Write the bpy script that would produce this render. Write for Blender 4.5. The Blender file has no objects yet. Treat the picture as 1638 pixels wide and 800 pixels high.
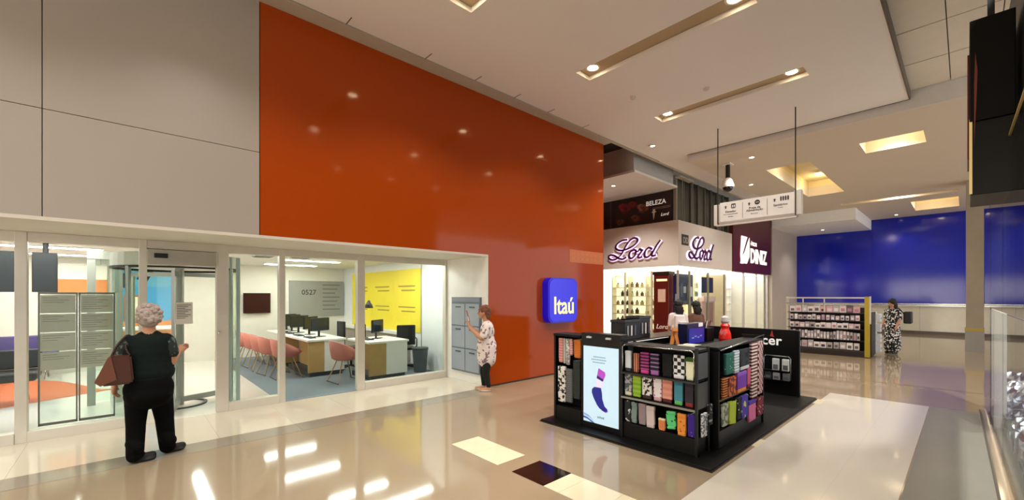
import bpy, bmesh, math, random
import numpy as np
from mathutils import Vector, Matrix
random.seed(7)
R = math.radians
S = bpy.context.scene
C = S.collection
# ------------------------------------------------------------------ camera
cam = bpy.data.objects.new('camera', bpy.data.cameras.new('camera'))
C.objects.link(cam)
cam.location = (0, 0, 1.65)
cam.rotation_euler = (R(90), 0, -math.atan2(0.6782, 0.7349))
cam.data.sensor_width = 36
cam.data.lens = 670 / 1638 * 36
cam.data.shift_y = 73 / 1638
cam.data.clip_start = 0.05
S.camera = cam
# ------------------------------------------------------------------ world, exposure
ORD = ['first', 'second', 'third', 'fourth', 'fifth', 'sixth', 'seventh', 'eighth', 'ninth', 'tenth', 'eleventh', 'twelfth'] + ['thirteenth', 'fourteenth', 'fifteenth', 'sixteenth', 'seventeenth', 'eighteenth', 'nineteenth', 'twentieth', 'twenty-first', 'twenty-second']
W = bpy.data.worlds.new('mall_daylight'); S.world = W; W.use_nodes = True
bg = W.node_tree.nodes['Background']
bg.inputs[0].default_value = (1.0, 0.98, 0.96, 1); bg.inputs[1].default_value = 1.15
S.view_settings.view_transform = 'Standard'; S.view_settings.look = 'None'
S.view_settings.gamma = 1; S.view_settings.use_curve_mapping = False
S.view_settings.exposure = 1.06
S.cycles.use_denoising = True
S.cycles.max_bounces = 10; S.cycles.transparent_max_bounces = 24
S.cycles.sample_clamp_indirect = 6
DOWNLIGHT_W = 120
# ------------------------------------------------------------------ materials
def lin(h):
    if isinstance(h, str):
        h = h.lstrip('#'); h = [int(h[i:i+2], 16) / 255 for i in (0, 2, 4)]
        return tuple(c / 12.92 if c <= .04045 else ((c + .055) / 1.055) ** 2.4 for c in h)
    return h
_m = {}
def base_mat(name):
    m = bpy.data.materials.new(name); m.use_nodes = True
    return m, m.node_tree, m.node_tree.nodes['Principled BSDF']
def M(col, rough=.5, metal=0., emit=0., vary=.06, scale=6., bump=0., spec=.5, ecol=None):
    key = (str(col), rough, metal, emit, vary, scale, bump, spec, str(ecol))
    if key in _m: return _m[key]
    m, t, p = base_mat('mat_%d' % len(_m)); c = lin(col)
    tc = t.nodes.new('ShaderNodeTexCoord'); n = t.nodes.new('ShaderNodeTexNoise')
    n.inputs['Scale'].default_value = scale; n.inputs['Detail'].default_value = 3
    t.links.new(tc.outputs['Object'], n.inputs['Vector'])
    mx = t.nodes.new('ShaderNodeMix'); mx.data_type = 'RGBA'
    mx.inputs[6].default_value = (*[v * (1 - vary) for v in c], 1)
    mx.inputs[7].default_value = (*[min(1, v * (1 + vary)) for v in c], 1)
    t.links.new(n.outputs['Fac'], mx.inputs[0]); t.links.new(mx.outputs[2], p.inputs['Base Color'])
    p.inputs['Roughness'].default_value = rough; p.inputs['Metallic'].default_value = metal
    p.inputs['Specular IOR Level'].default_value = spec
    if emit:
        p.inputs['Emission Color'].default_value = (*lin(ecol or col), 1); p.inputs['Emission Strength'].default_value = emit
    if bump:
        b = t.nodes.new('ShaderNodeBump'); b.inputs['Strength'].default_value = bump; b.inputs['Distance'].default_value = .01
        t.links.new(n.outputs['Fac'], b.inputs['Height']); t.links.new(b.outputs[0], p.inputs['Normal'])
    _m[key] = m; return m
def PAT(kind, c1, c2, scale=20., rough=.8, axis=2, thr=.5):
    """two-colour knit patterns: stripe, check, dots, blotch"""
    key = ('p', kind, c1, c2, scale, rough, axis, thr)
    if key in _m: return _m[key]
    m, t, p = base_mat('mat_%d' % len(_m))
    tc = t.nodes.new('ShaderNodeTexCoord')
    if kind == 'stripe':
        n = t.nodes.new('ShaderNodeTexWave'); n.wave_type = 'BANDS'; n.bands_direction = 'XYZ'[axis]
        n.inputs['Scale'].default_value = scale; f = n.outputs['Fac']
    elif kind == 'check':
        n = t.nodes.new('ShaderNodeTexChecker'); n.inputs['Scale'].default_value = scale; f = n.outputs['Fac']
    elif kind == 'dots':
        n = t.nodes.new('ShaderNodeTexVoronoi'); n.inputs['Scale'].default_value = scale; f = n.outputs['Distance']
    else:
        n = t.nodes.new('ShaderNodeTexNoise'); n.inputs['Scale'].default_value = scale; n.inputs['Detail'].default_value = 1; f = n.outputs['Fac']
    t.links.new(tc.outputs['Object'], n.inputs['Vector'])
    g = t.nodes.new('ShaderNodeMath'); g.operation = 'GREATER_THAN'; g.inputs[1].default_value = thr
    t.links.new(f, g.inputs[0])
    mx = t.nodes.new('ShaderNodeMix'); mx.data_type = 'RGBA'
    mx.inputs[6].default_value = (*lin(c1), 1); mx.inputs[7].default_value = (*lin(c2), 1)
    t.links.new(g.outputs[0], mx.inputs[0]); t.links.new(mx.outputs[2], p.inputs['Base Color'])
    p.inputs['Roughness'].default_value = rough
    _m[key] = m; return m
def GLASS(tint='#f4faf8', ior=1.5, rough=0.0, key='glass', bump=0.):
    k = ('g', tint, ior, rough, bump)
    if k in _m: return _m[k]
    m, t, p = base_mat('mat_' + key); t.nodes.remove(p)
    out = t.nodes['Material Output']
    tr = t.nodes.new('ShaderNodeBsdfTransparent'); tr.inputs[0].default_value = (*lin(tint), 1)
    gl = t.nodes.new('ShaderNodeBsdfGlossy'); gl.inputs['Roughness'].default_value = rough
    gl.inputs['Color'].default_value = (1, 1, 1, 1)
    fr = t.nodes.new('ShaderNodeFresnel'); ge = t.nodes.new('ShaderNodeNewGeometry')      # thin pane: same index on either face
    io = t.nodes.new('ShaderNodeMix'); io.data_type = 'FLOAT'; io.inputs[2].default_value = ior; io.inputs[3].default_value = 1 / ior
    t.links.new(ge.outputs['Backfacing'], io.inputs[0]); t.links.new(io.outputs[0], fr.inputs['IOR'])
    mx = t.nodes.new('ShaderNodeMixShader')
    t.links.new(fr.outputs[0], mx.inputs[0]); t.links.new(tr.outputs[0], mx.inputs[1]); t.links.new(gl.outputs[0], mx.inputs[2])
    t.links.new(mx.outputs[0], out.inputs[0])
    if bump:
        tc = t.nodes.new('ShaderNodeTexCoord'); n = t.nodes.new('ShaderNodeTexNoise'); n.inputs['Scale'].default_value = 3
        mp = t.nodes.new('ShaderNodeMapping'); mp.inputs['Scale'].default_value = (.35, .35, 6)
        t.links.new(tc.outputs['Object'], mp.inputs[0]); t.links.new(mp.outputs[0], n.inputs['Vector'])
        b = t.nodes.new('ShaderNodeBump'); b.inputs['Strength'].default_value = bump; b.inputs['Distance'].default_value = .05
        t.links.new(n.outputs['Fac'], b.inputs['Height']); t.links.new(b.outputs[0], gl.inputs['Normal']); t.links.new(b.outputs[0], fr.inputs['Normal'])
    _m[k] = m; return m
def STONE(c1, c2, rough=.1, scale=1.2, joint=0.0, jc='#8a7a66', spec=.5):
    """polished slab: cloudy two-tone stone with fine dark joints"""
    k = ('s', c1, c2, rough, scale, joint, jc, spec)
    if k in _m: return _m[k]
    m, t, p = base_mat('mat_%d' % len(_m))
    tc = t.nodes.new('ShaderNodeTexCoord'); n = t.nodes.new('ShaderNodeTexNoise')
    n.inputs['Scale'].default_value = scale; n.inputs['Detail'].default_value = 6
    t.links.new(tc.outputs['Object'], n.inputs['Vector'])
    mx = t.nodes.new('ShaderNodeMix'); mx.data_type = 'RGBA'
    mx.inputs[6].default_value = (*lin(c1), 1); mx.inputs[7].default_value = (*lin(c2), 1)
    t.links.new(n.outputs['Fac'], mx.inputs[0]); o = mx.outputs[2]
    if joint:
        br = t.nodes.new('ShaderNodeTexBrick'); br.offset = 0
        br.inputs['Scale'].default_value = 1; br.inputs['Mortar Size'].default_value = .0025
        br.inputs['Brick Width'].default_value = joint; br.inputs['Row Height'].default_value = joint
        br.inputs['Mortar Smooth'].default_value = .6
        br.inputs['Color1'].default_value = br.inputs['Color2'].default_value = (0, 0, 0, 1); br.inputs['Mortar'].default_value = (.35, .35, .35, 1)
        t.links.new(tc.outputs['Object'], br.inputs['Vector'])
        m2 = t.nodes.new('ShaderNodeMix'); m2.data_type = 'RGBA'; m2.inputs[7].default_value = (*lin(jc), 1)
        t.links.new(o, m2.inputs[6]); t.links.new(br.outputs['Color'], m2.inputs[0]); o = m2.outputs[2]
    t.links.new(o, p.inputs['Base Color'])
    p.inputs['Roughness'].default_value = rough; p.inputs['Specular IOR Level'].default_value = spec
    _m[k] = m; return m
black = M('#0d0d0e', .45); blackm = M('#17181a', .35, .2); white = M('#e9e6df', .55); chrome = M('#c9cbcc', .2, 1.)
alu = M('#cfcabd', .35, .15); cream = M('#cdbfa8', .6, vary=.03, scale=1.5); dark = M('#1b1512', .5)
glass = GLASS('#f4faf8', 1.22)
thin_glass = GLASS('#f6fbf9', 1.12, 0, 'thin_glass')
# ------------------------------------------------------------------ geometry helpers
WM = {}
def link(o, parent=None, loc=None):
    C.objects.link(o)
    if parent is not None:
        o.parent = parent; o.matrix_parent_inverse = WM[parent.name].inverted()
    WM[o.name] = Matrix.Identity(4)
    return o
def tag(o, label=None, cat=None, group=None, kind=None):
    if label: o['label'] = label
    if cat: o['category'] = cat
    if group: o['group'] = group
    if kind: o['kind'] = kind
    return o
def thing(name, label, cat, loc=(0, 0, 0), group=None):
    o = bpy.data.objects.new(name, None); o.empty_display_size = .1; C.objects.link(o); o.location = loc
    WM[o.name] = Matrix.Translation(loc)
    return tag(o, label, cat, group)
def mk(name, bm, mat, parent=None, smooth=False):
    me = bpy.data.meshes.new(name); bmesh.ops.recalc_face_normals(bm, faces=bm.faces); bm.to_mesh(me); bm.free()
    if smooth:
        for p in me.polygons: p.use_smooth = True
    for m in (mat if isinstance(mat, (list, tuple)) else [mat]): me.materials.append(m)
    return link(bpy.data.objects.new(name, me), parent)
def bbox(bm, a, b, bev=0., rot=None, seg=2):
    r = bmesh.ops.create_cube(bm, size=1); vs = r['verts']
    a = Vector(a); b = Vector(b); c = (a + b) / 2; d = b - a
    for v in vs: v.co = Vector((v.co.x * d.x, v.co.y * d.y, v.co.z * d.z))
    if bev:
        es = list({e for v in vs for e in v.link_edges})
        rr = bmesh.ops.bevel(bm, geom=es, offset=bev, segments=seg, affect='EDGES', profile=.5)
        vs = list({v for f in rr['faces'] for v in f.verts} | {v for v in vs if v.is_valid})
    for v in vs: v.co = (rot @ v.co if rot else v.co) + c
    return vs
def box(name, a, b, mat, parent=None, bev=0., rot=None, seg=2):
    bm = bmesh.new(); bbox(bm, a, b, bev, rot, seg); return mk(name, bm, mat, parent)
def btube(bm, p0, p1, r0, r1=None, n=12):
    p0 = Vector(p0); p1 = Vector(p1); r1 = r0 if r1 is None else r1; d = p1 - p0
    q = Vector((0, 0, 1)).rotation_difference(d.normalized()).to_matrix().to_4x4()
    bmesh.ops.create_cone(bm, cap_ends=True, segments=n, radius1=r0, radius2=r1, depth=d.length, matrix=Matrix.Translation((p0 + p1) / 2) @ q)
def tube(name, p0, p1, r, mat, parent=None, n=12, r1=None):
    bm = bmesh.new(); btube(bm, p0, p1, r, r1, n); return mk(name, bm, mat, parent)
def path(name, pts, r, mat, parent=None, n=8):
    bm = bmesh.new()
    for a, b in zip(pts, pts[1:]): btube(bm, a, b, r, r, n)
    for p in pts[1:-1]: bell(bm, p, (r, r, r), n, 6)
    return mk(name, bm, mat, parent, True)
def bell(bm, c, r, u=16, v=10, rot=None):
    c = Vector(c); top = bm.verts.new(c + Vector((0, 0, r[2]))); bot = bm.verts.new(c - Vector((0, 0, r[2]))); rows = []
    for j in range(1, v):
        f = math.pi * j / v
        rows.append([bm.verts.new((c.x + r[0] * math.sin(f) * math.cos(2 * math.pi * i / u), c.y + r[1] * math.sin(f) * math.sin(2 * math.pi * i / u), c.z + r[2] * math.cos(f))) for i in range(u)])
    for i in range(u):
        k = (i + 1) % u
        bm.faces.new((top, rows[0][i], rows[0][k])); bm.faces.new((bot, rows[-1][k], rows[-1][i]))
        for a, b in zip(rows, rows[1:]): bm.faces.new((a[i], b[i], b[k], a[k]))
def lathe(name, prof, c, mat, parent=None, n=24):
    bm = bmesh.new(); rings = []
    for r, z in prof:
        rings.append([bm.verts.new((c[0] + r * math.cos(2 * math.pi * i / n), c[1] + r * math.sin(2 * math.pi * i / n), c[2] + z)) for i in range(n)])
    for a, b in zip(rings, rings[1:]):
        for i in range(n): bm.faces.new((a[i], a[(i + 1) % n], b[(i + 1) % n], b[i]))
    bm.faces.new(rings[0]); bm.faces.new(rings[-1])
    return mk(name, bm, mat, parent, False)
def bprism(bm, pts, o, x, u, depth):
    """2-D outline pts in frame (o, x, u), extruded by depth along x cross u"""
    o = Vector(o); x = Vector(x); u = Vector(u); n = x.cross(u)
    lo = [bm.verts.new(o + x * p[0] + u * p[1]) for p in pts]; hi = [bm.verts.new(v.co + n * depth) for v in lo]
    bm.faces.new(lo); bm.faces.new(hi)
    k = len(pts)
    for i in range(k): bm.faces.new((lo[i], lo[(i + 1) % k], hi[(i + 1) % k], hi[i]))
def prism(name, pts, o, x, u, depth, mat, parent=None):
    bm = bmesh.new(); bprism(bm, pts, o, x, u, depth); return mk(name, bm, mat, parent)
def rrect(w, h, r, n=6):
    out = []
    for cx, cy, a0 in ((w - r, h - r, 0), (r, h - r, 90), (r, r, 180), (w - r, r, 270)):
        for i in range(n + 1):
            a = R(a0 + 90 * i / n); out.append((cx + r * math.cos(a), cy + r * math.sin(a)))
    return out
def frame(o, x, u):
    o = Vector(o); x = Vector(x).normalized(); u = Vector(u).normalized(); n = x.cross(u)
    return Matrix(((x.x, u.x, n.x, o.x), (x.y, u.y, n.y, o.y), (x.z, u.z, n.z, o.z), (0, 0, 0, 1)))
FX = ((0, -1, 0), (0, 0, 1))     # a face that looks towards -X: reading runs along -Y
FY = ((1, 0, 0), (0, 0, 1))      # a face that looks towards -Y: reading runs along +X
def text(name, body, o, fr, size, mat, parent=None, ext=.002, off=0., align='LEFT', sx=1., shear=0., space=1.):
    cu = bpy.data.curves.new(name, 'FONT'); cu.body = body; cu.size = size; cu.extrude = ext; cu.offset = off
    cu.align_x = align; cu.resolution_u = 3; cu.shear = shear; cu.space_character = space; cu.space_line = .8
    t = bpy.data.objects.new(name, cu); C.objects.link(t)
    bpy.context.view_layer.update()
    me = bpy.data.meshes.new_from_object(t.evaluated_get(bpy.context.evaluated_depsgraph_get()))
    bpy.data.objects.remove(t); me.name = name
    me.transform(frame(o, *fr) @ Matrix.Diagonal((sx, 1, 1, 1)))
    me.materials.clear(); me.materials.append(mat)
    return link(bpy.data.objects.new(name, me), parent)
def crom(pts, k=6):
    P = [Vector(p) for p in pts]; P = [2 * P[0] - P[1]] + P + [2 * P[-1] - P[-2]]; out = []
    for i in range(1, len(P) - 2):
        for j in range(k):
            t = j / k; a, b, c, d = P[i - 1], P[i], P[i + 1], P[i + 2]
            out.append(.5 * (2 * b + (c - a) * t + (2 * a - 5 * b + 4 * c - d) * t * t + (3 * b - a - 3 * c + d) * t ** 3))
    out.append(P[-2]); return out
def ribbon(bm, pts, w, o, fr, depth):
    """flat brush stroke along 2-D pts"""
    Mx = frame(o, *fr); P = pts; L = []; Rr = []
    for i, p in enumerate(P):
        d = (P[min(i + 1, len(P) - 1)] - P[max(i - 1, 0)]); d = d.normalized() if d.length else Vector((1, 0))
        nn = Vector((-d.y, d.x)); ww = w * (.55 + .45 * abs(nn.dot(Vector((.75, .66)))) * 1.3)
        L.append(p + nn * ww); Rr.append(p - nn * ww)
    rows = []
    for a, b in zip(L, Rr):
        rows.append([bm.verts.new(Mx @ Vector((a.x, a.y, 0))), bm.verts.new(Mx @ Vector((b.x, b.y, 0))),
                     bm.verts.new(Mx @ Vector((b.x, b.y, depth))), bm.verts.new(Mx @ Vector((a.x, a.y, depth)))])
    for r0, r1 in zip(rows, rows[1:]):
        for i in range(4): bm.faces.new((r0[i], r0[(i + 1) % 4], r1[(i + 1) % 4], r1[i]))
    bm.faces.new(rows[0]); bm.faces.new(rows[-1])
def copy_tree(o, parent=None):
    c = o.copy(); C.objects.link(c); WM[c.name] = WM.get(o.name, Matrix.Identity(4))
    if parent is not None: c.parent = parent; c.matrix_parent_inverse = o.matrix_parent_inverse
    for ch in list(o.children): copy_tree(ch, c)
    return c
def slab(name, x0, x1, y0, y1, z, th, holes, mat, parent=None):
    """horizontal slab with rectangular openings cut clean through"""
    xs = sorted({x0, x1} | {h[0] for h in holes} | {h[1] for h in holes}); ys = sorted({y0, y1} | {h[2] for h in holes} | {h[3] for h in holes})
    bm = bmesh.new()
    inside = lambda x, y: not any(h[0] < x < h[1] and h[2] < y < h[3] for h in holes) and x0 < x < x1 and y0 < y < y1
    V = {}
    def v(i, j, k):
        if (i, j, k) not in V: V[i, j, k] = bm.verts.new((xs[i], ys[j], z + k * th))
        return V[i, j, k]
    nx, ny = len(xs) - 1, len(ys) - 1
    solid = [[inside((xs[i] + xs[i + 1]) / 2, (ys[j] + ys[j + 1]) / 2) for j in range(ny)] for i in range(nx)]
    get = lambda i, j: 0 <= i < nx and 0 <= j < ny and solid[i][j]
    for i in range(nx):
        for j in range(ny):
            if not solid[i][j]: continue
            for k in (0, 1): bm.faces.new((v(i, j, k), v(i + 1, j, k), v(i + 1, j + 1, k), v(i, j + 1, k)))
            if not get(i - 1, j): bm.faces.new((v(i, j, 0), v(i, j + 1, 0), v(i, j + 1, 1), v(i, j, 1)))
            if not get(i + 1, j): bm.faces.new((v(i + 1, j, 0), v(i + 1, j + 1, 0), v(i + 1, j + 1, 1), v(i + 1, j, 1)))
            if not get(i, j - 1): bm.faces.new((v(i, j, 0), v(i + 1, j, 0), v(i + 1, j, 1), v(i, j, 1)))
            if not get(i, j + 1): bm.faces.new((v(i, j + 1, 0), v(i + 1, j + 1, 0), v(i + 1, j + 1, 1), v(i, j + 1, 1)))
    return mk(name, bm, mat, parent)
def struct(o): o['kind'] = 'structure'; return o
# ================================================================== STRUCTURE
FLOOR = STONE('#93826a', '#a18f77', .07, .8, .8, '#9d8a70', .55)
floor = struct(box('floor', (-12, -8, -.1), (30, 14, 0), FLOOR))
tile_cream = STONE('#ddcfae', '#e6dabd', .1, 3); tile_grey = STONE('#8d8272', '#998f80', .08, 2); tile_black = STONE('#17120f', '#241c17', .08, 4)
tile_pale = STONE('#d8cdb9', '#dfd6c5', .08, 1.0, .8, '#b3a894'); tile_slate = STONE('#77756c', '#868379', .28, 1.5, .6, '#605c52', .3)
# grey border in front of the bank, laid in slabs
for i in range(24):
    x0 = -5.6 + i * .6
    if x0 + .6 > 4.85: break
    box('border_slab', (x0 + .001, 5.5, 0), (x0 + .599, 5.85, .002), tile_grey, floor)
for i in range(17):
    x0 = -5.6 + i * .8
    if x0 > 4.5: break
    box('threshold_slab', (x0 + .001, 5.852, 0), (min(x0 + .799, 4.8), 7.16, .002), tile_pale, floor)
for i in range(8):      # cream run with one black square
    y1 = 3.87 - i * .39
    if i in (0, 1, 3, 4, 5): box('cream_tile', (2.66, y1 - .388, 0), (3.035, y1, .002), tile_cream, floor)
    if i == 2: box('black_tile', (2.66, 2.48, 0), (3.04, 2.885, .003), tile_black, floor)
box('cream_tile', (5.06, 1.54, 0), (5.36, 1.9, .002), tile_cream, floor); box('cream_tile', (7.75, 1.5, 0), (8.1, 1.66, .002), tile_cream, floor)
box('pale_field', (3.04, .37, 0), (8.78, 1.56, .0015), STONE('#cdc5b6', '#d6cfc2', .08, 1.0, .8, '#b3a894'), floor)  # paler tile, with reflected light put into its colour
box('slate_field', (-6, -.18, 0), (8.78, .36, .0015), tile_slate, floor)
box('joint_strip', (10.52, -.2, 0), (10.6, 5.8, .0015), M('#7a6a58', .15), floor)

CEIL = M('#f3eee8', .75, vary=.02, scale=.6)
cofs = [(x, x + .36) for x in (-6.95, -4.45, -1.95, .45, 2.88, 5.36, 7.86)]
holes = [(a, b, 1.74, 4.28) for a, b in cofs]
ceiling = struct(slab('ceiling', -12, 10.58, .71, 5.58, 5.26, .07, holes, CEIL))
for a, b in cofs:
    bm = bmesh.new()
    for p, q in (((a - .02, 1.72, 5.335), (b + .02, 4.3, 5.36)),):
        bbox(bm, p, q)
    mk('light_trough', bm, M('#c4ad8a', .7), ceiling)
box('border_strip', (-12, 5.6, 5.245), (8.4, 5.86, 5.275), M('#c0b3a0', .7), ceiling)
box('border_strip', (8.4, 5.6, 5.245), (20, 5.66, 5.275), M('#c0b3a0', .7), ceiling)
box('painted_gap_shade', (10.583, .71, 5.272), (10.643, 4.87, 5.6), M('#2e2822', .9), ceiling)  # dark strip standing in for the shade of the open gap
struct(box('ceiling_light_blocker', (-12.2, -8, 5.72), (27, 14, 5.8), M('#6a6258', .9)))  # unseen slab added to stop light leaking through the ceiling gaps
for i, x in enumerate((2.15, 3.35, 4.3, 5.2, 6.1, 7.2)):
    box('expansion_joint', (x, 5.4, 5.256), (x + .012, 5.58, 5.262), M('#6b5e50', .8), ceiling)
struct(box('ceiling_return', (10.58, 4.87, 5.26), (20, 5.6, 5.38), CEIL))
# lower ceiling further along the mall, with square lit coffers
lowh = [(12.2, 13.16, .6, 1.64), (12.9, 17.45, 2.72, 3.72), (21.2, 23.5, .17, 1.38), (19.75, 20.15, .15, 3.2)]
low = struct(slab('ceiling_lower', 10.66, 27, -8, 4.86, 5.09, .3, lowh, M('#d6c8b4', .75, vary=.02)))
box('fascia', (10.645, -8, 5.09), (10.66, 4.86, 5.6), M('#e2ded8', .6), low)
warm = M('#e8cf96', .6)
for i, (a, b, c, d) in enumerate(lowh):
    bm = bmesh.new()
    for p, q in (((a - .03, c - .03, 5.39), (a, d + .03, 5.6)), ((b, c - .03, 5.39), (b + .03, d + .03, 5.6)), ((a, c - .03, 5.39), (b, c, 5.6)), ((a, d, 5.39), (b, d + .03, 5.6)), ((a - .03, c - .03, 5.6), (b + .03, d + .03, 5.62))):
        bbox(bm, p, q)
    mk('coffer_box', bm, M('#e6d3a2', .7), low)
# tiled ceiling on the shop side, each panel its own piece
tiles = struct(box('ceiling_grid', (-12, -8, 5.47), (10.64, .71, 5.55), M('#5d5347', .8)))
for i in range(14):
    for j in range(4):
        x0 = 10.63 - (i + 1) * 1.19; y0 = .7 - (j + 1) * .52
        box('ceiling_panel', (x0 + .006, y0 + .006, 5.43 + .006 * ((i * 7 + j * 3) % 3)), (x0 + 1.184, y0 + .514, 5.465), M('#e6dcca', .8), tiles)
box('edge_beam', (-12, .69, 5.25), (10.58, .71, 5.5), M('#6d6052', .7), tiles)

# ---- bank front: white panels, orange glossy wall
wl = struct(box('wall_left', (-12, 6.02, 2.37), (8.36, 6.2, 5.6), M('#8f8474', .8)))
PW = M('#a89e92', .42, vary=.03, scale=.8)
xs = [-6.6, -4.6, -2.6, -.572, 1.205]
for a, b in zip(xs, xs[1:]):
    box('wall_panel', (a + .003, 5.85, 2.39), (b - .003, 6.02, 3.397), PW, wl, .004)
    box('wall_panel', (a + .003, 5.85, 3.402), (b - .003, 6.02, 5.26), PW, wl, .004)
ORANGE = M('#a8430f', .08, vary=.02, scale=.5, spec=.2)
wo = struct(prism('wall_orange', [(1.21, 2.385), (4.82, 2.385), (4.82, 0), (8.36, 0), (8.36, 5.25), (1.21, 5.25)], (0, 5.85 + .17, 0), (1, 0, 0), (0, 0, 1), .17, ORANGE))
box('dark_base_strip', (4.83, 5.838, 0), (8.36, 5.85, .025), M('#3a2417', .6), wo)  # thin dark brown strip along the foot of the orange wall
struct(box('trim_1', (-12, 5.845, 2.355), (4.8, 6.2, 2.39), M('#d8cfc0', .5)))
struct(box('wall_soffit', (-12, 6.2, 2.37), (4.98, 7.3, 2.42), M('#d9d2c4', .55)))
cheek = struct(box('wall_cheek', (4.8, 5.855, 0), (4.98, 7.26, 2.4), M('#ebe9e4', .5)))
struct(box('wall_orange_return', (8.2, 6.02, 0), (8.36, 14, 5.6), ORANGE))
# bank shell
struct(box('wall_bank_back', (-4.2, 13, 0), (5.1, 13.15, 2.6), M('#e7e1d4', .6)))
struct(box('wall_bank_side', (4.95, 7.26, 0), (5.1, 13, 2.6), M('#e9eaea', .55)))
struct(box('wall_bank_left', (-4.35, 7.26, 0), (-4.2, 13.15, 2.6), M('#e7e1d4', .6)))
bc = struct(box('ceiling_bank', (-4.2, 7.26, 2.47), (5.1, 13.1, 2.55), M('#efece4', .6)))
struct(box('floor_bank', (-4.2, 7.16, 0), (1.76, 13, .004), STONE('#e2ded4', '#ebe7de', .12, 1.0, .8, '#c5beb0')))
struct(box('floor_carpet', (1.76, 7.16, 0), (4.95, 13, .008), M('#77818b', .95, vary=.12, scale=60)))
# corridor beyond the orange wall and the run of shops
struct(box('wall_corridor_end', (8.3, 12, 0), (13, 12.2, 5.6), M('#5b5248', .8)))
struct(box('ceiling_void', (8.36, 5.66, 5.62), (20, 12, 5.7), M('#2a2622', .9)))
pier = struct(box('wall_pier', (20.98, 5.8, 0), (25.3, 6.6, 5.1), STONE('#b0a393', '#bdb1a2', .5, 2.5)))
far = struct(box('wall_far', (25.0, -8, 0), (25.3, 6, 5.1), M('#16229a', .16, vary=.05, scale=.4)))
def downlight(x, y, z, label, w=DOWNLIGHT_W, r=.085, spot=True, blend=.6, ang=125, col=(1, .95, .88)):
    t = thing('downlight', label, 'light', (x, y, z), 'ceiling downlights')
    lathe('trim_ring', [(r + .03, 0), (r + .03, -.012), (r, -.015), (r, 0)], (x, y, z), M('#e8e2d4', .4), t)
    lathe('lens', [(r - .002, -.004), (r * .9, -.014), (.01, -.017)], (x, y, z), M('#fff2d8', .4, emit=14, ecol='#ffe2b4'), t)
    if spot:
        L = bpy.data.lights.new('downlight_lamp', 'SPOT'); L.energy = w; L.spot_size = R(ang); L.spot_blend = blend; L.color = col; L.shadow_soft_size = .12
        o = bpy.data.objects.new('downlight_lamp', L); C.objects.link(o); o.location = (x, y, z - .03)
# far hoarding: blue above, ivory below, steel rail between
for i in range(7):
    y0 = -4.9 + i * 1.56
    box('blue_panel', (24.96, y0 + .003, 1.32), (25.0, y0 + 1.557, 4.95), M('#1424a6', .1, vary=.04, scale=.3), far)
    box('ivory_panel', (24.97, y0 + .003, .14), (25.0, y0 + 1.557, 1.2), M('#cfc8b8', .12), far)
box('steel_rail', (24.9, -5, 1.2), (25.0, 6, 1.25), chrome, far); box('steel_rail', (24.92, -5, 1.27), (25.0, 6, 1.31), chrome, far)
struct(box('baseboard_far', (24.93, -6, 0), (25.0, 6, .13), M('#5d5348', .3)))
sof = struct(box('ceiling_soffit', (20.95, 2.92, 4.64), (24.95, 5.8, 5.09), M('#f2f0ec', .6)))
pil = struct(box('wall_pillar', (18.45, -.36, 0), (19.0, 0.0, 5.09), STONE('#8f8371', '#a1957f', .35, 3)))
box('pillar_skirt', (18.43, -.38, 0), (19.02, .02, .62), M('#8f8b84', .3), pil); box('yellow_band', (18.425, -.38, .6), (19.03, .025, .68), M('#b09a3c', .5), pil)
# the lit shop at the other end of the mall, behind the photographer (mirrored in the blue hoarding)
end = struct(box('wall_mall_end', (-12.2, -8, 0), (-12, 14, 5.6), M('#b8aa96', .7)))
sf = thing('shopfront', 'brightly lit shop window at the far end behind the photographer', 'shopfront', (-11.9, 2.5, 0))
for i in range(4):
    y0 = -.2 + i * 1.5
    box('lit_window', (-11.98, y0 + .06, .3), (-11.94, y0 + 1.44, 3.3), M('#fff4e0', .5, emit=2.6), sf)
    box('mullion', (-12, y0 - .06, 0), (-11.88, y0 + .06, 3.5), alu, sf)
box('fascia', (-12, -.3, 3.5), (-11.85, 5.9, 4.1), M('#3b4f9e', .4), sf)

# ---- shop on the right: glazing at a slight angle to the mall
GA = math.atan2(.08, 6.14); gx = (math.cos(GA), math.sin(GA), 0)
gp = lambda s, z, d=0.: (3 + gx[0] * s + gx[1] * d, -.25 + gx[1] * s - gx[0] * d, z)
rs = thing('glass_shopfront', 'tall shop window of clear glass with steel rails along the right edge', 'shopfront', gp(0, 0))
def gbox(name, s0, s1, z0, z1, d0, d1, mat, parent):
    return prism(name, [(s0, z0), (s1, z0), (s1, z1), (s0, z1)], gp(0, 0, d1), gx, (0, 0, 1), d1 - d0, mat, parent)
MG = GLASS('#a4aeb4', 1.5, .0, 'dark_glass')
RG = GLASS('#eef1f2', 1.02, .0, 'low_glass')
for a, b in ((-3.5, -1.2), (-1.2, .9), (.9, 2.9), (2.9, 4.68), (4.72, 6.12)):
    gbox('pane', a + .01, b - .01, 1.5 if b < 4.7 else .08, 2.78, .0, .012, MG, rs)
    if b < 4.7: gbox('lower_pane', a + .01, b - .01, .08, 1.49, 0, .012, RG, rs)
gbox('bottom_rail', -3.5, 6.14, 0, .07, -.03, .05, M('#8d8475', .3, .6), rs); gbox('kick_rail', -3.5, 6.0, 0, .02, -.06, -.045, M('#6a6255', .3, .5), rs)
gbox('head_rail', -3.5, 6.14, 2.78, 2.86, -.03, .05, M('#26221d', .35, .5), rs)
gbox('post', 4.66, 4.74, .05, 2.8, -.06, .04, M('#efece4', .5), rs); gbox('post', 6.11, 6.18, 0, 2.8, -.05, .04, M('#efece4', .5), rs)
gbox('fascia_panel', -3.5, 4.2, 2.86, 4.3, 0, .06, M('#0b0b09', .35, spec=.3), rs)
gbox('gold_trim', -3.5, 4.2, 2.885, 2.9, -.012, 0, M('#d8b868', .35, .6), rs)
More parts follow.
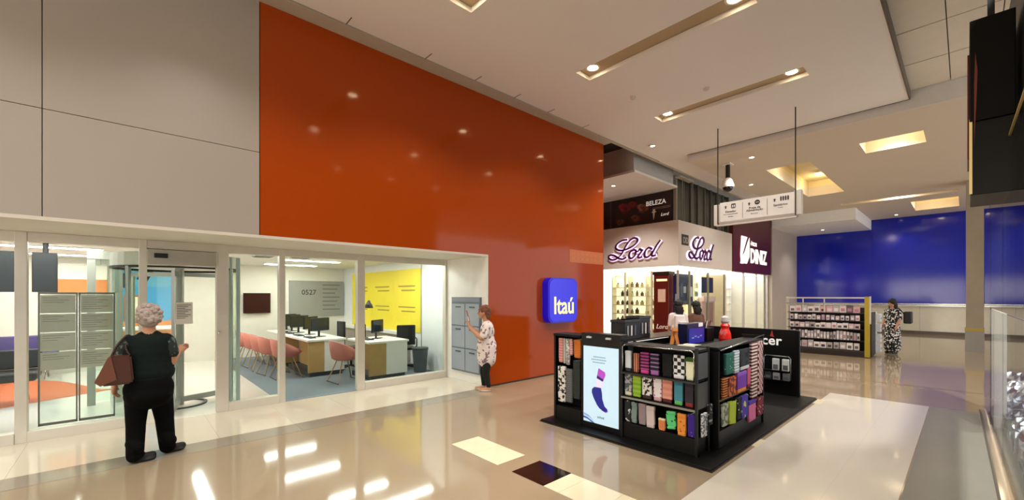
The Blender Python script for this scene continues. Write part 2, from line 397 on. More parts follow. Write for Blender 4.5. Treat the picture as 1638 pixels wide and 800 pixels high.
gbox('floor_plinth', -3.5, 6.1, 0, .06, .06, 3, M('#2c2a27', .2), rs)
gbox('back_panel', -3.5, 6.0, 0, 5.4, 2.2, 2.3, M('#15161a', .4), rs)
bm = bmesh.new(); rngf = random.Random(5); NX, NY = 150, 26; gv = []
for i in range(NX):
    gv.append([bm.verts.new(gp(.2 + 8.5 * i / (NX - 1), .16 + .07 * math.sin(i * .9 + j * .35) * math.cos(j * .8 + i * .13) + .1 * rngf.random(), .1 + 1.9 * (j / (NY - 1)) ** 1.6)) for j in range(NY)])
for i in range(NX - 1):
    for j in range(NY - 1): bm.faces.new((gv[i][j], gv[i + 1][j], gv[i + 1][j + 1], gv[i][j + 1]))
for k in range(3): downlight(4.6 + 1.7 * k, -.9, 5.43, '%s added downlight lighting the foil behind the right window' % ('nearest', 'middle', 'farthest')[k], 420, .06)  # unseen lamps put in to light the foil
tag(mk('foil_sheet', bm, M('#c3c9d0', .16, 1.0, vary=.3, scale=8), None), 'crumpled dark silver foil covering the floor behind the right shop window', 'foil')
# sparkling branch in the window
tr = thing('tinsel_tree', 'red and silver sparkling tinsel tree behind the right shop window', 'decoration', gp(3.4, .16, .6))
tube('trunk', gp(3.4, .16, .6), gp(3.4, 2.0, .6), .03, M('#3a2a20', .6), tr)
bm = bmesh.new(); bm2 = bmesh.new()
for i in range(240):
    h = random.random(); a = random.random() * 6.28; rr = (.42 * (1 - h) + .1) * random.random() ** .5
    c = Vector(gp(3.4 + rr * math.cos(a), .5 + 1.85 * h, .6 + rr * math.sin(a)))
    bell(bm if i % 3 else bm2, c, (.018, .018, .03), 6, 4)
for i in range(40):
    h = i / 40; a = i * 2.4; rr = .42 * (1 - h) + .1
    btube(bm2, gp(3.4, .5 + 1.75 * h, .6), gp(3.4 + rr * math.cos(a), .44 + 1.75 * h, .6 + rr * math.sin(a)), .012, .004, 5)
tag(mk('red_baubles', bm, M('#c8434a', .25, .3), tr), kind='stuff'); tag(mk('silver_tinsel', bm2, M('#d8d8dc', .2, .9), tr), kind='stuff')
# blade sign over the shop
bs = thing('blade_sign', 'black projecting shop sign with red edge high at the right', 'sign', (5.0, -.13, 2.46))
box('body', (5.0, -.26, 3.05), (5.6, -.02, 3.86), M('#050505', .5, spec=.2), bs, .006); box('red_edge', (5.02, -.02, 2.75), (5.5, -.008, 3.6), M('#5a1a14', .3), bs, .003); prism('painted_red_gleam', [(0, .0), (.012, .35), (.018, .6), (.006, .75), (0, .5)], (4.999, -.045, 2.85), (0, -1, 0), (0, 0, 1), .002, M('#8a3a30', .4), bs)  # the red gleam on the sign is a painted shape
box('lower_body', (5.02, -.3, 2.46), (5.7, -.025, 3.05), M('#0c0d0a', .4, spec=.3), bs, .006); box('gold_edge', (5.012, -.035, 2.47), (5.02, -.018, 3.07), M('#e2c888', .35, .3, emit=.15), bs)
box('hanger', (5.2, -.16, 3.86), (5.26, -.12, 5.44), black, bs)

# ================================================================== MALL LIGHTS
nm = ['seventh', 'sixth', 'fifth', 'fourth', 'third', 'second', 'first']
desc = {2.88: 'at the top edge of the photo', 5.36: 'of the larger light trough', 7.86: 'of the trough by the hanging sign', .45: 'of the trough above the photographer',
        -1.95: 'of the first trough behind', -4.45: 'of the second trough behind', -6.95: 'of the third trough behind'}
for a, b in cofs:
    for y, e in ((4.08, 'orange wall end'), (1.94, 'shop window end')):
        k = min(desc, key=lambda v: abs(v - a))
        downlight((a + b) / 2, y, 5.335, 'warm round downlight at the %s %s' % (e, desc[k]))
for k, (x, y) in enumerate(((12.7, 1.1), (14.2, 3.2), (16.2, 3.2), (22.4, .8), (19.95, 1.6))):
    downlight(x, y, 5.55, 'warm downlight %s' % ['inside the rectangular coffer on the right', 'nearer in the long lit coffer', 'farther in the long lit coffer', 'in the last coffer before the blue wall', 'in the thin lit slot'][k], 90)
for k, (x, y, z, w) in enumerate(((11.4, 3.6, 5.085, 160), (23.2, 4.4, 4.635, 80), (24.0, 2.0, 5.085, 40), (14.2, 4.5, 5.085, 60), (17.8, 4.5, 5.085, 80), (9.3, 5.1, 5.255, 110), (10.5, 7.0, 4.875, 240))):  # last four lamps are added to brighten the shop fronts and corridor
    downlight(x, y, z, ['small white downlight beside the security camera', 'small downlight in the white soffit', 'small downlight close to the blue wall', 'added downlight brightening the corner shop fascia', 'added downlight brightening the red optician sign', 'added downlight brightening the corridor at the orange wall end', 'added downlight under the white bulkhead brightening the shop fascia'][k], w, .05)
for k, (a, b, c, d) in enumerate(lowh):
    for x in ((a + b) / 2,) if b - a < 2 else (a + .8, b - .8):
        L = bpy.data.lights.new('cove_lamp', 'POINT'); L.energy = 6; L.color = (1, .85, .55); L.shadow_soft_size = .12
        o = bpy.data.objects.new('cove_lamp', L); C.objects.link(o); o.location = (x, (c + d) / 2, 5.36)
for x, y, l in ((6.77, 4.1, 'small dark sprinkler head between the two light troughs'), (7.42, 3.06, 'small white smoke detector on the ceiling between troughs')):
    lathe_o = thing('smoke_detector', l, 'detector', (x, y, 5.26)); lathe('body', [(.05, 0), (.05, -.02), (.03, -.045), (.005, -.05)], (x, y, 5.26), M('#d9d2c6', .5), lathe_o)
# ================================================================== BANK FRONT
gf = thing('bank_glazing', 'white framed glass front of the bank under the soffit', 'glazing', (1, 7.2, 0))
FR = M('#d9d3c7', .35, .1)
def post(a, b, z1=2.37, z0=0): box('post', (a, 7.14, z0), (b, 7.26, z1), FR, gf, .006)
for a, b in ((-3.0, -2.9), (-.905, -.81), (.125, .205), (.94, 1.085), (1.735, 1.82), (2.955, 3.085), (4.76, 4.8)): post(a, b)
box('head', (-4.2, 7.15, 2.26), (4.8, 7.25, 2.37), FR, gf, .005)
box('sliding_track', (.2, 7.1, 2.05), (.945, 7.3, 2.25), M('#b8b3a6', .3, .3), gf, .01); box('motion_sensor', (.27, 7.07, 2.14), (.41, 7.1, 2.2), black, gf, .008)
box('sill', (-4.2, 7.13, 0), (-.905, 7.27, .12), FR, gf, .005); box('sill', (-.81, 7.13, 0), (.125, 7.27, .12), FR, gf, .005)
box('sill', (1.085, 7.13, 0), (1.735, 7.27, .12), FR, gf, .005); box('sill', (3.085, 7.13, 0), (4.76, 7.27, .13), FR, gf, .005)
for a, b, z in ((-2.9, -.905, .12), (-.81, .125, .12), (1.085, 1.735, .12), (1.82, 2.955, .02), (3.085, 4.76, .13)):
    box('pane', (a, 7.195, z), (b, 7.207, 2.26), glass, gf)
box('leaf_stile', (1.19, 7.21, .1), (1.235, 7.25, 2.2), M('#c9cfd0', .5), gf); box('leaf_stile', (1.115, 7.21, .1), (1.135, 7.25, 2.2), M('#c9cfd0', .5), gf)
lathe('lock', [(.02, 0), (.022, .02), (.01, .03)], (.97, 7.12, 1.12), chrome, gf)
# notice on the door
no = thing('paper_notice', 'white printed notice taped to the glass door', 'notice', (.57, 7.1, 1.27))
box('sheet', (.48, 7.1, 1.27), (.67, 7.105, 1.56), M('#d8d4ca', .7), no)
for i in range(9): box('print_line', (.5, 7.0985, 1.52 - i * .022), (.65 - .03 * (i % 3), 7.1, 1.528 - i * .022), M('#5c5a55', .8), no)
# revolving door
rd = thing('revolving_door', 'grey framed revolving glass door behind the woman in black', 'door', (.58, 8.05, 0))
cxy = (.6, 8.05); GR = M('#a9aaa4', .3, .4)
def ring(bm, z0, z1, r0, r1, a0=0, a1=360, n=40):
    prev = None
    for i in range(n + 1):
        a = R(a0 + (a1 - a0) * i / n); d = (math.cos(a), math.sin(a))
        cur = [bm.verts.new((cxy[0] + d[0] * r, cxy[1] + d[1] * r, z)) for r, z in ((r0, z0), (r1, z0), (r1, z1), (r0, z1))]
        if prev:
            for k in range(4): bm.faces.new((prev[k], prev[(k + 1) % 4], cur[(k + 1) % 4], cur[k]))
        prev = cur
bm = bmesh.new(); ring(bm, 2.06, 2.24, .0, .76); mk('canopy', bm, M('#d5d3ca', .5), rd)
bm = bmesh.new(); ring(bm, 2.03, 2.06, .72, .77); mk('canopy_edge', bm, dark, rd)
for a0 in (140, -40):
    bm = bmesh.new(); ring(bm, .05, 2.03, .745, .755, a0, a0 + 80, 20); mk('curved_glass', bm, glass, rd)
    for a in (a0, a0 + 80):
        d = (math.cos(R(a)), math.sin(R(a))); tube('curved_post', (cxy[0] + .75 * d[0], cxy[1] + .75 * d[1], 0), (cxy[0] + .75 * d[0], cxy[1] + .75 * d[1], 2.05), .03, GR, rd)
tube('centre_post', (*cxy, 0), (*cxy, 2.06), .055, GR, rd, 20)
bm = bmesh.new(); ring(bm, 0, .025, .3, .34, 250, 420); mk('foot_arc', bm, M('#55585a', .4, .4), rd)
for a in (20, 140, 260):
    q = Matrix.Rotation(R(a), 3, 'Z')
    for nme, s0, s1, z0, z1, th, mt in (('wing_stile', .66, .71, .04, 2.0, .018, GR), ('wing_rail', .05, .68, .04, .12, .018, GR), ('wing_rail', .05, .68, 1.94, 2.0, .018, GR), ('wing_glass', .05, .67, .12, 1.94, .005, glass)):
        c = q @ Vector(((s0 + s1) / 2, 0, 0)); bm = bmesh.new()
        bbox(bm, (cxy[0] + c.x - (s1 - s0) / 2, cxy[1] + c.y - th, z0), (cxy[0] + c.x + (s1 - s0) / 2, cxy[1] + c.y + th, z1), 0, q); mk(nme, bm, mt, rd)
# two-leaf notice screen just inside
sc = thing('notice_screen', 'two-leaf glass screen holding eight grey printed sheets inside the bank', 'notice board', (-.42, 7.45, 0))
for i in range(2):
    a = -.76 + i * .335
    box('screen_glass', (a, 7.44, .14), (a + .325, 7.446, 1.68), glass, sc)
    for p, q in (((a, 7.43, .1), (a + .014, 7.455, 1.69)), ((a + .312, 7.43, .1), (a + .326, 7.455, 1.69)), ((a, 7.43, .1), (a + .326, 7.455, .13)), ((a, 7.43, 1.67), (a + .326, 7.455, 1.69))):
        box('leaf_frame', p, q, M('#6e6a60', .4, .3), sc)
    for j in range(4):
        z0 = 1.44 - j * .228
        s = box('printed_sheet', (a + .018, 7.436, z0), (a + .308, 7.439, z0 + .215), M('#cbc3b3', .7, vary=.1), sc)
        for k in range(6 if i else 3):
            box('print_line', (a + .035, 7.4345, z0 + .18 - k * .027), (a + .16 + .1 * ((k * 5 + j) % 3) / 2, 7.436, z0 + .186 - k * .027), M('#8f8878', .8), s)
    tube('foot', (a + .16, 7.3, .015), (a + .16, 7.6, .015), .012, dark, sc)
# cheek: grey panelled notice sheet on the white return wall
lk = thing('locker_panel', 'grey six-door locker panel on the white return wall beside the bank window', 'lockers', (4.79, 6.5, .19))
box('body', (4.77, 6.02, .19), (4.8, 6.94, 1.62), M('#6d7681', .5), lk)
for i in range(2):
    for j in range(3):
        y0 = 6.05 + i * .44; z0 = .22 + j * .43
        d = box('locker_door', (4.757, y0, z0), (4.77, y0 + .42, z0 + .41), M('#98a1ac', .45), lk, .004)
        box('handle', (4.748, y0 + .13, z0 + .34), (4.757, y0 + .29, z0 + .365), M('#4a5058', .4), d)
box('top_rail', (4.757, 6.03, 1.53), (4.77, 6.92, 1.6), M('#7c8590', .5), lk)
# orange bank wall sign
bk = thing('bank_sign', 'blue rounded-square illuminated bank sign on the orange wall', 'sign', (6.7, 5.85, 1.09))
prism('housing', [(p[0] + 6.24, p[1] + 1.09) for p in rrect(.93, .93, .16)], (0, 5.85, 0), (1, 0, 0), (0, 0, 1), .16, M('#1410a0', .3, emit=.2, ecol='#1408c8'), bk)
prism('face', [(p[0] + 6.27, p[1] + 1.12) for p in rrect(.87, .87, .14)], (0, 5.69, 0), (1, 0, 0), (0, 0, 1), .012, M('#1208c8', .25, emit=.28, ecol='#1208d8'), bk)
text('lettering', 'Itaú', (6.38, 5.677, 1.28), FY, .5, M('#fff2a0', .4, emit=.35, ecol='#fff3a0'), bk, .008, .006, sx=.88)
pq = thing('wall_plaque', 'faint orange lettering plate near the right edge of orange wall', 'plaque', (7.7, 5.85, 2.4))
box('plate', (7.1, 5.846, 2.38), (8.34, 5.85, 2.66), M('#c96a2f', .3), pq)
for i in range(2):
    for k in range(7): box('letter_bar', (7.16 + k * .165, 5.844, 2.55 - i * .11), (7.16 + k * .165 + .11, 5.846, 2.6 - i * .11), M('#c9743c', .4), pq)
# ================================================================== BANK INTERIOR
for i in range(3):
    for j, x in enumerate((-2.6, -.9, 3.2) if i else (-2.6, -.9, 3.6)):
        y = 8.6 + i * 1.7
        cl = thing('ceiling_light', 'long white ceiling light in the bank, %s row from glass, %s' % (('first', 'second', 'third')[i], ('leftmost', 'over the entrance', 'over the desks')[j]), 'light', (x, y, 2.47))
        box('tray', (x - .62, y - .1, 2.45), (x + .62, y + .1, 2.47), white, cl); box('diffuser', (x - .6, y - .085, 2.442), (x + .6, y + .085, 2.45), M('#fffdf6', .5, emit=19), cl)
cl = thing('ceiling_light', 'long white ceiling light just behind the right window', 'light', (4.0, 7.7, 2.47))
box('tray', (3.2, 7.62, 2.45), (4.8, 7.78, 2.47), white, cl); box('diffuser', (3.22, 7.635, 2.442), (4.78, 7.765, 2.45), M('#fffdf6', .5, emit=19), cl)
cl = thing('ceiling_light', 'long white ceiling light behind the revolving door', 'light', (1.2, 10.5, 2.47))
box('tray', (1.1, 9.5, 2.45), (1.3, 11.9, 2.47), white, cl); box('diffuser', (1.12, 9.52, 2.442), (1.28, 11.88, 2.45), M('#fffdf6', .5, emit=19), cl)
for x, y, l in ((2.75, 9.6, 'dark square air grille on the bank ceiling'), (2.1, 9.9, 'pale square air grille on the bank ceiling')):
    g = thing('air_grille', l, 'vent', (x, y, 2.46)); box('frame', (x - .17, y - .17, 2.455), (x + .17, y + .17, 2.47), M('#9a9891' if 'dark' in l else '#d2cfc6', .5), g)
    for k in range(5): box('slat', (x - .15, y - .13 + k * .06, 2.447), (x + .15, y - .1 + k * .06, 2.455), M('#7d7b75', .5), g)
yw = thing('yellow_wall_panel', 'bright yellow printed wall panel in the bank office', 'wall panel', (4.94, 10.3, .8))
for i in range(3): box('panel', (4.93, 8.42 + i * 1.3, .8), (4.95, 8.42 + i * 1.3 + 1.297, 2.28), M('#f2dc35', .5), yw)
for i in range(3):
    for j in range(2):
        for k in range(2): box('print_line', (4.926, 8.65 + i * 1.3, 1.86 - j * .5 - k * .1), (4.93, 9.45 + i * 1.3 - .15 * k, 1.89 - j * .5 - k * .1), M('#9a8a3a', .7), yw)
box('ledge', (4.75, 8.9, .72), (4.95, 12.9, .79), white, yw); box('ledge_front', (4.8, 8.9, .1), (4.95, 12.9, .72), M('#a3968a', .6), yw)
sd = thing('side_seam', 'thin grey vertical seam strip on the white office wall', 'trim', (4.945, 8.4, 0)); box('strip', (4.94, 8.38, 0), (4.955, 8.41, 2.47), M('#9da3a6', .4), sd)
gw = thing('grey_notice_panel', 'large grey wall panel with dark lettering at the back of the office', 'wall panel', (4.1, 12.98, 1.05))
box('panel', (3.4, 12.95, 1.05), (4.92, 13, 2.08), M('#96948c', .6), gw)
text('lettering', '0527', (3.72, 12.948, 1.68), FY, .2, M('#3b3b38', .7), gw, .001, .003)
for i in range(7): box('print_line', (4.3, 12.945, 1.95 - i * .12), (4.8 - .07 * (i % 3), 12.95, 1.98 - i * .12), M('#6b6a64', .7), gw)
tv = thing('wall_screen', 'brown-tinted dark screen on the cream back wall of the office', 'screen', (2.6, 12.9, 1.2))
box('panel', (2.28, 12.9, 1.18), (2.92, 12.96, 1.72), M('#3c2018', .15), tv, .01); box('bracket', (2.5, 12.96, 1.35), (2.7, 13, 1.55), black, tv)
WOOD = M('#b9955e', .5, vary=.15, scale=10)
def desk(x0, x1, y0, y1, label):
    d = thing('office_desk', label, 'desk', ((x0 + x1) / 2, (y0 + y1) / 2, 0), 'bank desks')
    box('top', (x0 - .02, y0 - .02, .72), (x1 + .03, y1, .76), M('#f1efe8', .35), d, .004)
    m = x0 + (x1 - x0) * .43
    box('wood_end_panel', (x0, y0, .1), (m, y0 + .04, .72), WOOD, d); box('white_end_panel', (m + .004, y0, .1), (x1, y0 + .04, .72), white, d)
    box('plinth', (x0 + .04, y0 + .04, .008), (x1 - .03, y1 - .1, .1), M('#3a3f45', .6), d)
    box('modesty_panel', (x0 + .3, y0 + .05, .1), (x0 + .34, y1 - .05, .72), WOOD, d)
    box('side_cabinet', (x1 - .36, y0 + .05, .1), (x1, y1 - .05, .72), white, d)
desk(2.68, 3.4, 8.9, 10.55, 'long white desk with wood end panel in the middle of the office'); desk(2.68, 3.4, 10.6, 12.2, 'far white desk continuing the row of pink chairs')
desk(3.42, 4.22, 7.72, 8.75, 'white desk with wood end panel nearest the right window')
PINK = M('#c8796a', .6, vary=.08)
def tub_chair():
    t = thing('tub_chair', '', 'chair', (0, 0, 0), 'pink tub chairs')
    bm = bmesh.new(); n = 24; rows = []
    for i in range(n):
        a = 2 * math.pi * i / n; bk = .5 - .5 * math.cos(a); top = .50 + .30 * (bk ** .8)   # a=0 is the open front
        prof = [(.02, .42), (.19, .42), (.25, .46), (.28, max(.48, .44 + (top - .44) * .5)), (.30, top), (.28, top + .005), (.255, .5 if top > .52 else top - .01), (.2, .462), (.02, .455)]
        rows.append([bm.verts.new((r * math.cos(a) * .95, r * math.sin(a), z)) for r, z in prof])
    for i in range(n):
        for k in range(len(prof) - 1): bm.faces.new((rows[i][k], rows[(i + 1) % n][k], rows[(i + 1) % n][k + 1], rows[i][k + 1]))
    bm.faces.new([r[0] for r in rows]); bm.faces.new([r[-1] for r in rows]); mk('shell', bm, PINK, t, True)
    for sx in (-1, 1):
        for sy in (-1, 1): tube('leg', (sx * .1, sy * .1, .42), (sx * .24, sy * .22, .008), .011, M('#b59a78', .4, .5), t)
        tube('runner', (sx * .24, -.24, .016), (sx * .24, .24, .016), .01, M('#4a4a4a', .4, .5), t)
    return t
tc0 = tub_chair(); first = True
for x, y, rz, l in ((2.38, 9.3, 0, 'pink tub chair nearest the glass at the long desk'), (2.3, 9.98, 8, 'second pink tub chair along the long desk'), (2.28, 10.62, -6, 'third pink tub chair along the long desk'),
                    (2.25, 11.25, 4, 'fourth pink tub chair along the desks'), (2.22, 11.9, 0, 'last pink tub chair at the far desk'), (3.1, 8.1, 5, 'red tub chair at the desk beside the right window')):
    o = tc0 if first else copy_tree(tc0); first = False
    o.location = (x, y, 0); o.rotation_euler = (0, 0, R(rz)); o['label'] = l
def monitor(x, y, z, rz, label, w=.46, h=.28):
    t = thing('monitor', '', 'monitor', (0, 0, 0), 'desk monitors'); t['label'] = label
    box('screen', (-w / 2, -.02, .13), (w / 2, .02, .13 + h), blackm, t, .006); box('display', (-w / 2 + .012, -.0215, .145), (w / 2 - .012, -.02, .115 + h), M('#20242c', .15), t)
    box('stem', (-.02, .02, .01), (.02, .045, .25), black, t); box('foot', (-.1, -.07, 0), (.1, .08, .012), black, t, .004)
    t.location = (x, y, z); t.rotation_euler = (0, 0, R(rz))
for k, (x, y, rz) in enumerate(((3.1, 9.5, 22), (3.12, 10.2, 35), (3.08, 10.9, 18), (3.1, 11.5, 30), (3.1, 12.0, 15))): monitor(x, y, .76, rz, '%s black monitor along the office desk row' % ('nearest', 'second', 'third', 'fourth', 'farthest')[k])
monitor(3.85, 8.3, .76, 35, 'black monitor on the desk beside the right window', .42, .26)
for k, (x, y) in enumerate(((2.86, 9.4), (2.84, 10.1), (2.84, 10.85), (2.86, 11.45), (3.6, 8.25))):
    t = thing('keyboard', '%s dark keyboard on the office desks' % ('nearest middle', 'second', 'third', 'fourth', 'right window')[k], 'keyboard', (x, y, .76), 'desk keyboards')
    box('body', (x - .07, y - .2, .76), (x + .07, y + .2, .775), blackm, t, .004); box('keys', (x - .06, y - .19, .775), (x + .06, y + .19, .781), M('#33363a', .6), t)
def task_chair(x, y, rz, label):
    t = thing('task_chair', '', 'chair', (0, 0, 0), 'black task chairs'); t['label'] = label
    box('backrest', (-.2, .2, .56), (.2, .25, 1.0), black, t, .02); box('seat', (-.22, -.22, .44), (.22, .22, .5), black, t, .02)
    tube('gas_lift', (0, 0, .08), (0, 0, .44), .025, blackm, t); path('back_bar', [(0, .05, .45), (0, .25, .45), (0, .262, .7)], .018, blackm, t)
    for k in range(5):
        a = R(72 * k); tube('base_spoke', (0, 0, .09), (.26 * math.cos(a), .26 * math.sin(a), .06), .02, blackm, t); bm = bmesh.new(); bell(bm, (.26 * math.cos(a), .26 * math.sin(a), .035), (.03, .03, .028), 8, 6); mk('castor', bm, black, t)
    for s in (-1, 1): path('armrest', [(s * .22, 0, .47), (s * .27, 0, .5), (s * .27, 0, .66), (s * .27, -.16, .68)], .015, black, t)
    t.location = (x, y, .008); t.rotation_euler = (0, 0, R(rz))
task_chair(4.59, 8.52, 160, 'black office chair in front of the yellow panel'); task_chair(3.72, 9.35, -80, 'black office chair behind the long desk'); task_chair(3.75, 10.6, -85, 'black office chair behind the far desk')
lp = thing('desk_lamp', 'black desk lamp with cone shade on the right desk', 'lamp', (3.68, 8.55, .76))
lathe('base', [(.08, 0), (.08, .015), (.02, .02)], (3.68, 8.55, .76), black, lp); path('arm', [(3.68, 8.55, .77), (3.6, 8.55, 1.2), (3.72, 8.5, 1.52)], .008, black, lp)
lathe('shade', [(.09, -.13), (.07, -.06), (.03, 0), (.02, .03)], (3.75, 8.49, 1.52), black, lp)
bn = thing('waste_bin', 'dark grey waste bin against the white office wall', 'bin', (4.68, 8.0, .008))
lathe('body', [(.13, 0), (.17, .5), (.165, .5), (.125, .02)], (4.68, 8.0, .008), M('#4b5257', .5), bn); lathe('rim', [(.175, .48), (.178, .5), (.175, .52), (.165, .52)], (4.68, 8.0, .008), M('#33393d', .5), bn)
# entrance hall contents
bw = thing('blue_wall_panel', 'blue and orange painted wall panel deep in the bank hall', 'wall panel', (.4, 12.95, 0))
box('blue_field', (-.1, 12.94, 1.06), (.9, 13, 2.3), M('#3f9ccb', .5), bw); box('orange_field', (-.1, 12.945, .25), (.9, 13, 1.06), M('#d88a45', .5), bw); box('light_blue_band', (.1, 12.93, 1.85), (.85, 12.94, 2.2), M('#5aa7c4', .5), bw)
pf = thing('framed_window', 'small cream framed hatch in the blue hall wall', 'hatch', (.1, 12.92, 1.1))
box('hatch_frame', (-.03, 12.9, 1.08), (.25, 12.93, 1.66), M('#a0663a', .5), pf); box('hatch_pane', (.01, 12.89, 1.12), (.21, 12.9, 1.62), M('#f4ead0', .4), pf)
ob = thing('orange_banner', 'orange and white banner hanging in the left hall of the bank', 'banner', (-.75, 12.9, 1.75))
box('orange_half', (-1.2, 12.9, 1.72), (-.3, 12.93, 2.0), M('#e0843e', .6), ob); box('white_half', (-1.2, 12.9, 2.0), (-.3, 12.93, 2.3), M('#f4ecdc', .6), ob); box('top_rail', (-1.22, 12.89, 2.3), (-.28, 12.94, 2.33), alu, ob)
for x in (-1.1, -.4): tube('hanger', (x, 12.915, 2.33), (x, 12.915, 2.47), .008, alu, ob)
ip = thing('inner_partition', 'grey inner glass partition frame left of the revolving door', 'partition', (-.1, 8.9, 0))
for x in (-.42, -.12): box('stile', (x, 8.86, 0), (x + .09, 8.94, 2.3), M('#a9a79e', .4, .2), ip)
box('lintel', (-.42, 8.85, 2.2), (.1, 8.95, 2.32), M('#a9a79e', .4, .2), ip); box('pane', (-.33, 8.895, .05), (-.12, 8.905, 2.2), glass, ip)
for k, (x0, x1, l) in enumerate(((-2.0, -1.13, 'large black ceiling-hung screen at the left edge of the bank'), (-.98, -.73, 'black ceiling-hung screen above the notice screen'))):
    t = thing('hanging_screen', l, 'screen', ((x0 + x1) / 2, 9.1, 1.7)); box('screen', (x0, 9.0, 1.7), (x1, 9.06, 2.27), black, t, .008); box('display', (x0 + .02, 8.997, 1.73), (x1 - .02, 9.0, 2.24), M('#14161c', .5), t)
    tube('ceiling_pole', ((x0 + x1) / 2, 9.1, 2.1), ((x0 + x1) / 2, 9.1, 2.47), .03, black, t); box('mount', ((x0 + x1) / 2 - .1, 9.06, 1.9), ((x0 + x1) / 2 + .1, 9.12, 2.1), black, t)
bm = bmesh.new(); inn = []; out = []
for i in range(25):
    a = i / 24; x = -3.6 + a * 3.75
    y0 = 8.55 + 1.45 * a + .35 * a * a; y1 = 13 - 2.9 * a ** 3 - .1
    inn.append((x, y0)); out.append((x, max(y0 + .02, y1 if a < .7 else y1 - 1.1 * (a - .7) / .3)))
bprism(bm, inn + out[::-1], (0, 0, .004), (1, 0, 0), (0, 1, 0), .003)
tag(mk('orange_runner', bm, M('#c8683a', .6)), 'curved orange floor area inside the bank entrance', 'rug')
def bench(name, x0, x1, y, h, mat, label):
    t = thing(name, label, 'bench', ((x0 + x1) / 2, y, 0), 'waiting benches')
    box('seat', (x0, y - .28, h - .14), (x1, y + .28, h), mat, t, .05, seg=3); box('backrest', (x0, y + .24, h), (x1, y + .32, h + .3), mat, t, .03)
    for x in (x0 + .15, x1 - .15): path('leg', [(x, y - .25, .012), (x, y, h - .13), (x, y + .25, .012)], .018, chrome, t)
bench('waiting_bench', -2.9, -.98, 9.8, .5, black, 'black padded waiting bench at the left of the bank'); bench('waiting_bench', -3.2, -1.0, 12.4, .55, M('#4b3a78', .6), 'purple waiting bench against the back of the hall')
for k, (x, z) in enumerate(((.0, 1.82), (.32, 1.95))):
    t = thing('teller_screen', 'small %s arm-mounted screen hanging near the blue wall' % ('lower' if k == 0 else 'upper'), 'screen', (x, 11.9, z)); box('panel', (x - .1, 11.9, z), (x + .08, 11.95, z + .28), black, t, .006, Matrix.Rotation(R(25), 3, 'Y'))
    tube('ceiling_arm', (x, 11.96, z + .2), (x, 11.96, 2.47), .015, black, t)
cn = thing('counter_desk', 'pale service counter standing in front of the blue wall', 'counter', (.3, 11.6, 0)); box('body', (-.1, 11.3, .004), (.7, 11.8, .95), M('#d99a63', .5), cn, .01); box('top', (-.14, 11.25, .95), (.74, 11.85, 1.0), white, cn, .006)
# ================================================================== CORNER PERFUME SHOP
FAS = M('#cfc3b7', .5, vary=.03)
sh = thing('perfume_shop', 'corner shop with pale fascia and glowing purple script sign', 'shop', (14, 7, 0))
box('fascia_left', (12.2, 5.85, 2.55), (12.4, 9.2, 3.93), FAS, sh, .006); box('fascia_right', (12.4, 5.85, 2.55), (16.44, 6.05, 3.93), FAS, sh, .006)
box('glowing_shop_ceiling', (12.4, 6.05, 2.6), (16.44, 9.2, 2.7), M('#f0e8d4', .6, emit=1.3, ecol='#fff0cf'), sh); box('shop_floor', (12.2, 5.85, 0), (16.44, 9.2, .01), tile_pale, sh)  # ceiling glows by itself to brighten the shop interior
box('back_wall', (13.9, 9.1, .01), (16.44, 9.2, 2.6), M('#e6dcc2', .6), sh); box('end_wall', (16.36, 6.05, .01), (16.44, 9.1, 2.6), M('#d9cdb8', .6), sh)
box('glowing_soffit_band', (12.2, 5.86, 2.42), (16.44, 9.2, 2.55), M('#f4ecd8', .5, emit=.9, ecol='#fff0cf'), sh)  # band gives off a soft glow though it holds no lamp
for a, b in (((12.24, 6.75), (12.25, 7.7)), ((12.24, 7.7), (12.25, 8.6))): box('pane', (a[0], a[1], .02), (b[0], b[1], 2.42), glass, sh)
for a, b in ((12.3, 13.0), (13.0, 14.4), (14.4, 15.8)): box('pane', (a, 5.9, .02), (b, 5.91, 2.42), thin_glass, sh)
for y in (6.72, 7.68, 8.58): box('mullion', (12.22, y, .01), (12.27, y + .05, 2.42), M('#d8cdb4', .4), sh)
for x in (12.22, 13.0, 14.4, 15.8): box('mullion', (x, 5.87, .01), (x + .05, 5.92, 2.42), M('#8e8878', .4), sh)
for i, x in enumerate((12.3, 14.38)):
    box('ceiling_strip', (x + .4, 6.2, 2.585), (x + 1.6, 6.35, 2.6), M('#fff6e0', .5, emit=9), sh)
# script sign strokes (left and right faces)
def _tr(p): return [((x - 70) / 1250, (668 - (y + .088 * (x - 70))) / 497) for x, y in p]
Ls = [_tr([(540, 150), (420, 170), (300, 250), (255, 340), (300, 400), (400, 420), (520, 390), (660, 320), (760, 230), (780, 150), (710, 115), (620, 160), (530, 270), (470, 380), (420, 480), (350, 570), (260, 640), (160, 660), (85, 620), (90, 560), (170, 535), (260, 570), (340, 620), (430, 635), (520, 590)])]
Lo = [_tr([(690, 410), (610, 460), (585, 560), (620, 615), (690, 580), (740, 490), (740, 420), (690, 405)]), _tr([(740, 450), (790, 440), (840, 385), (865, 415), (895, 415), (850, 480), (800, 560), (815, 600), (890, 570)]),
      _tr([(1110, 390), (1040, 355), (960, 430), (940, 540), (980, 585), (1060, 540), (1120, 440)]), _tr([(1290, 175), (1190, 330), (1110, 500), (1115, 550), (1190, 530)])]
PUR = M('#3c0f35', .3); GLOW = M('#f6d9f4', .5, emit=.7, ecol='#f0ccf2')
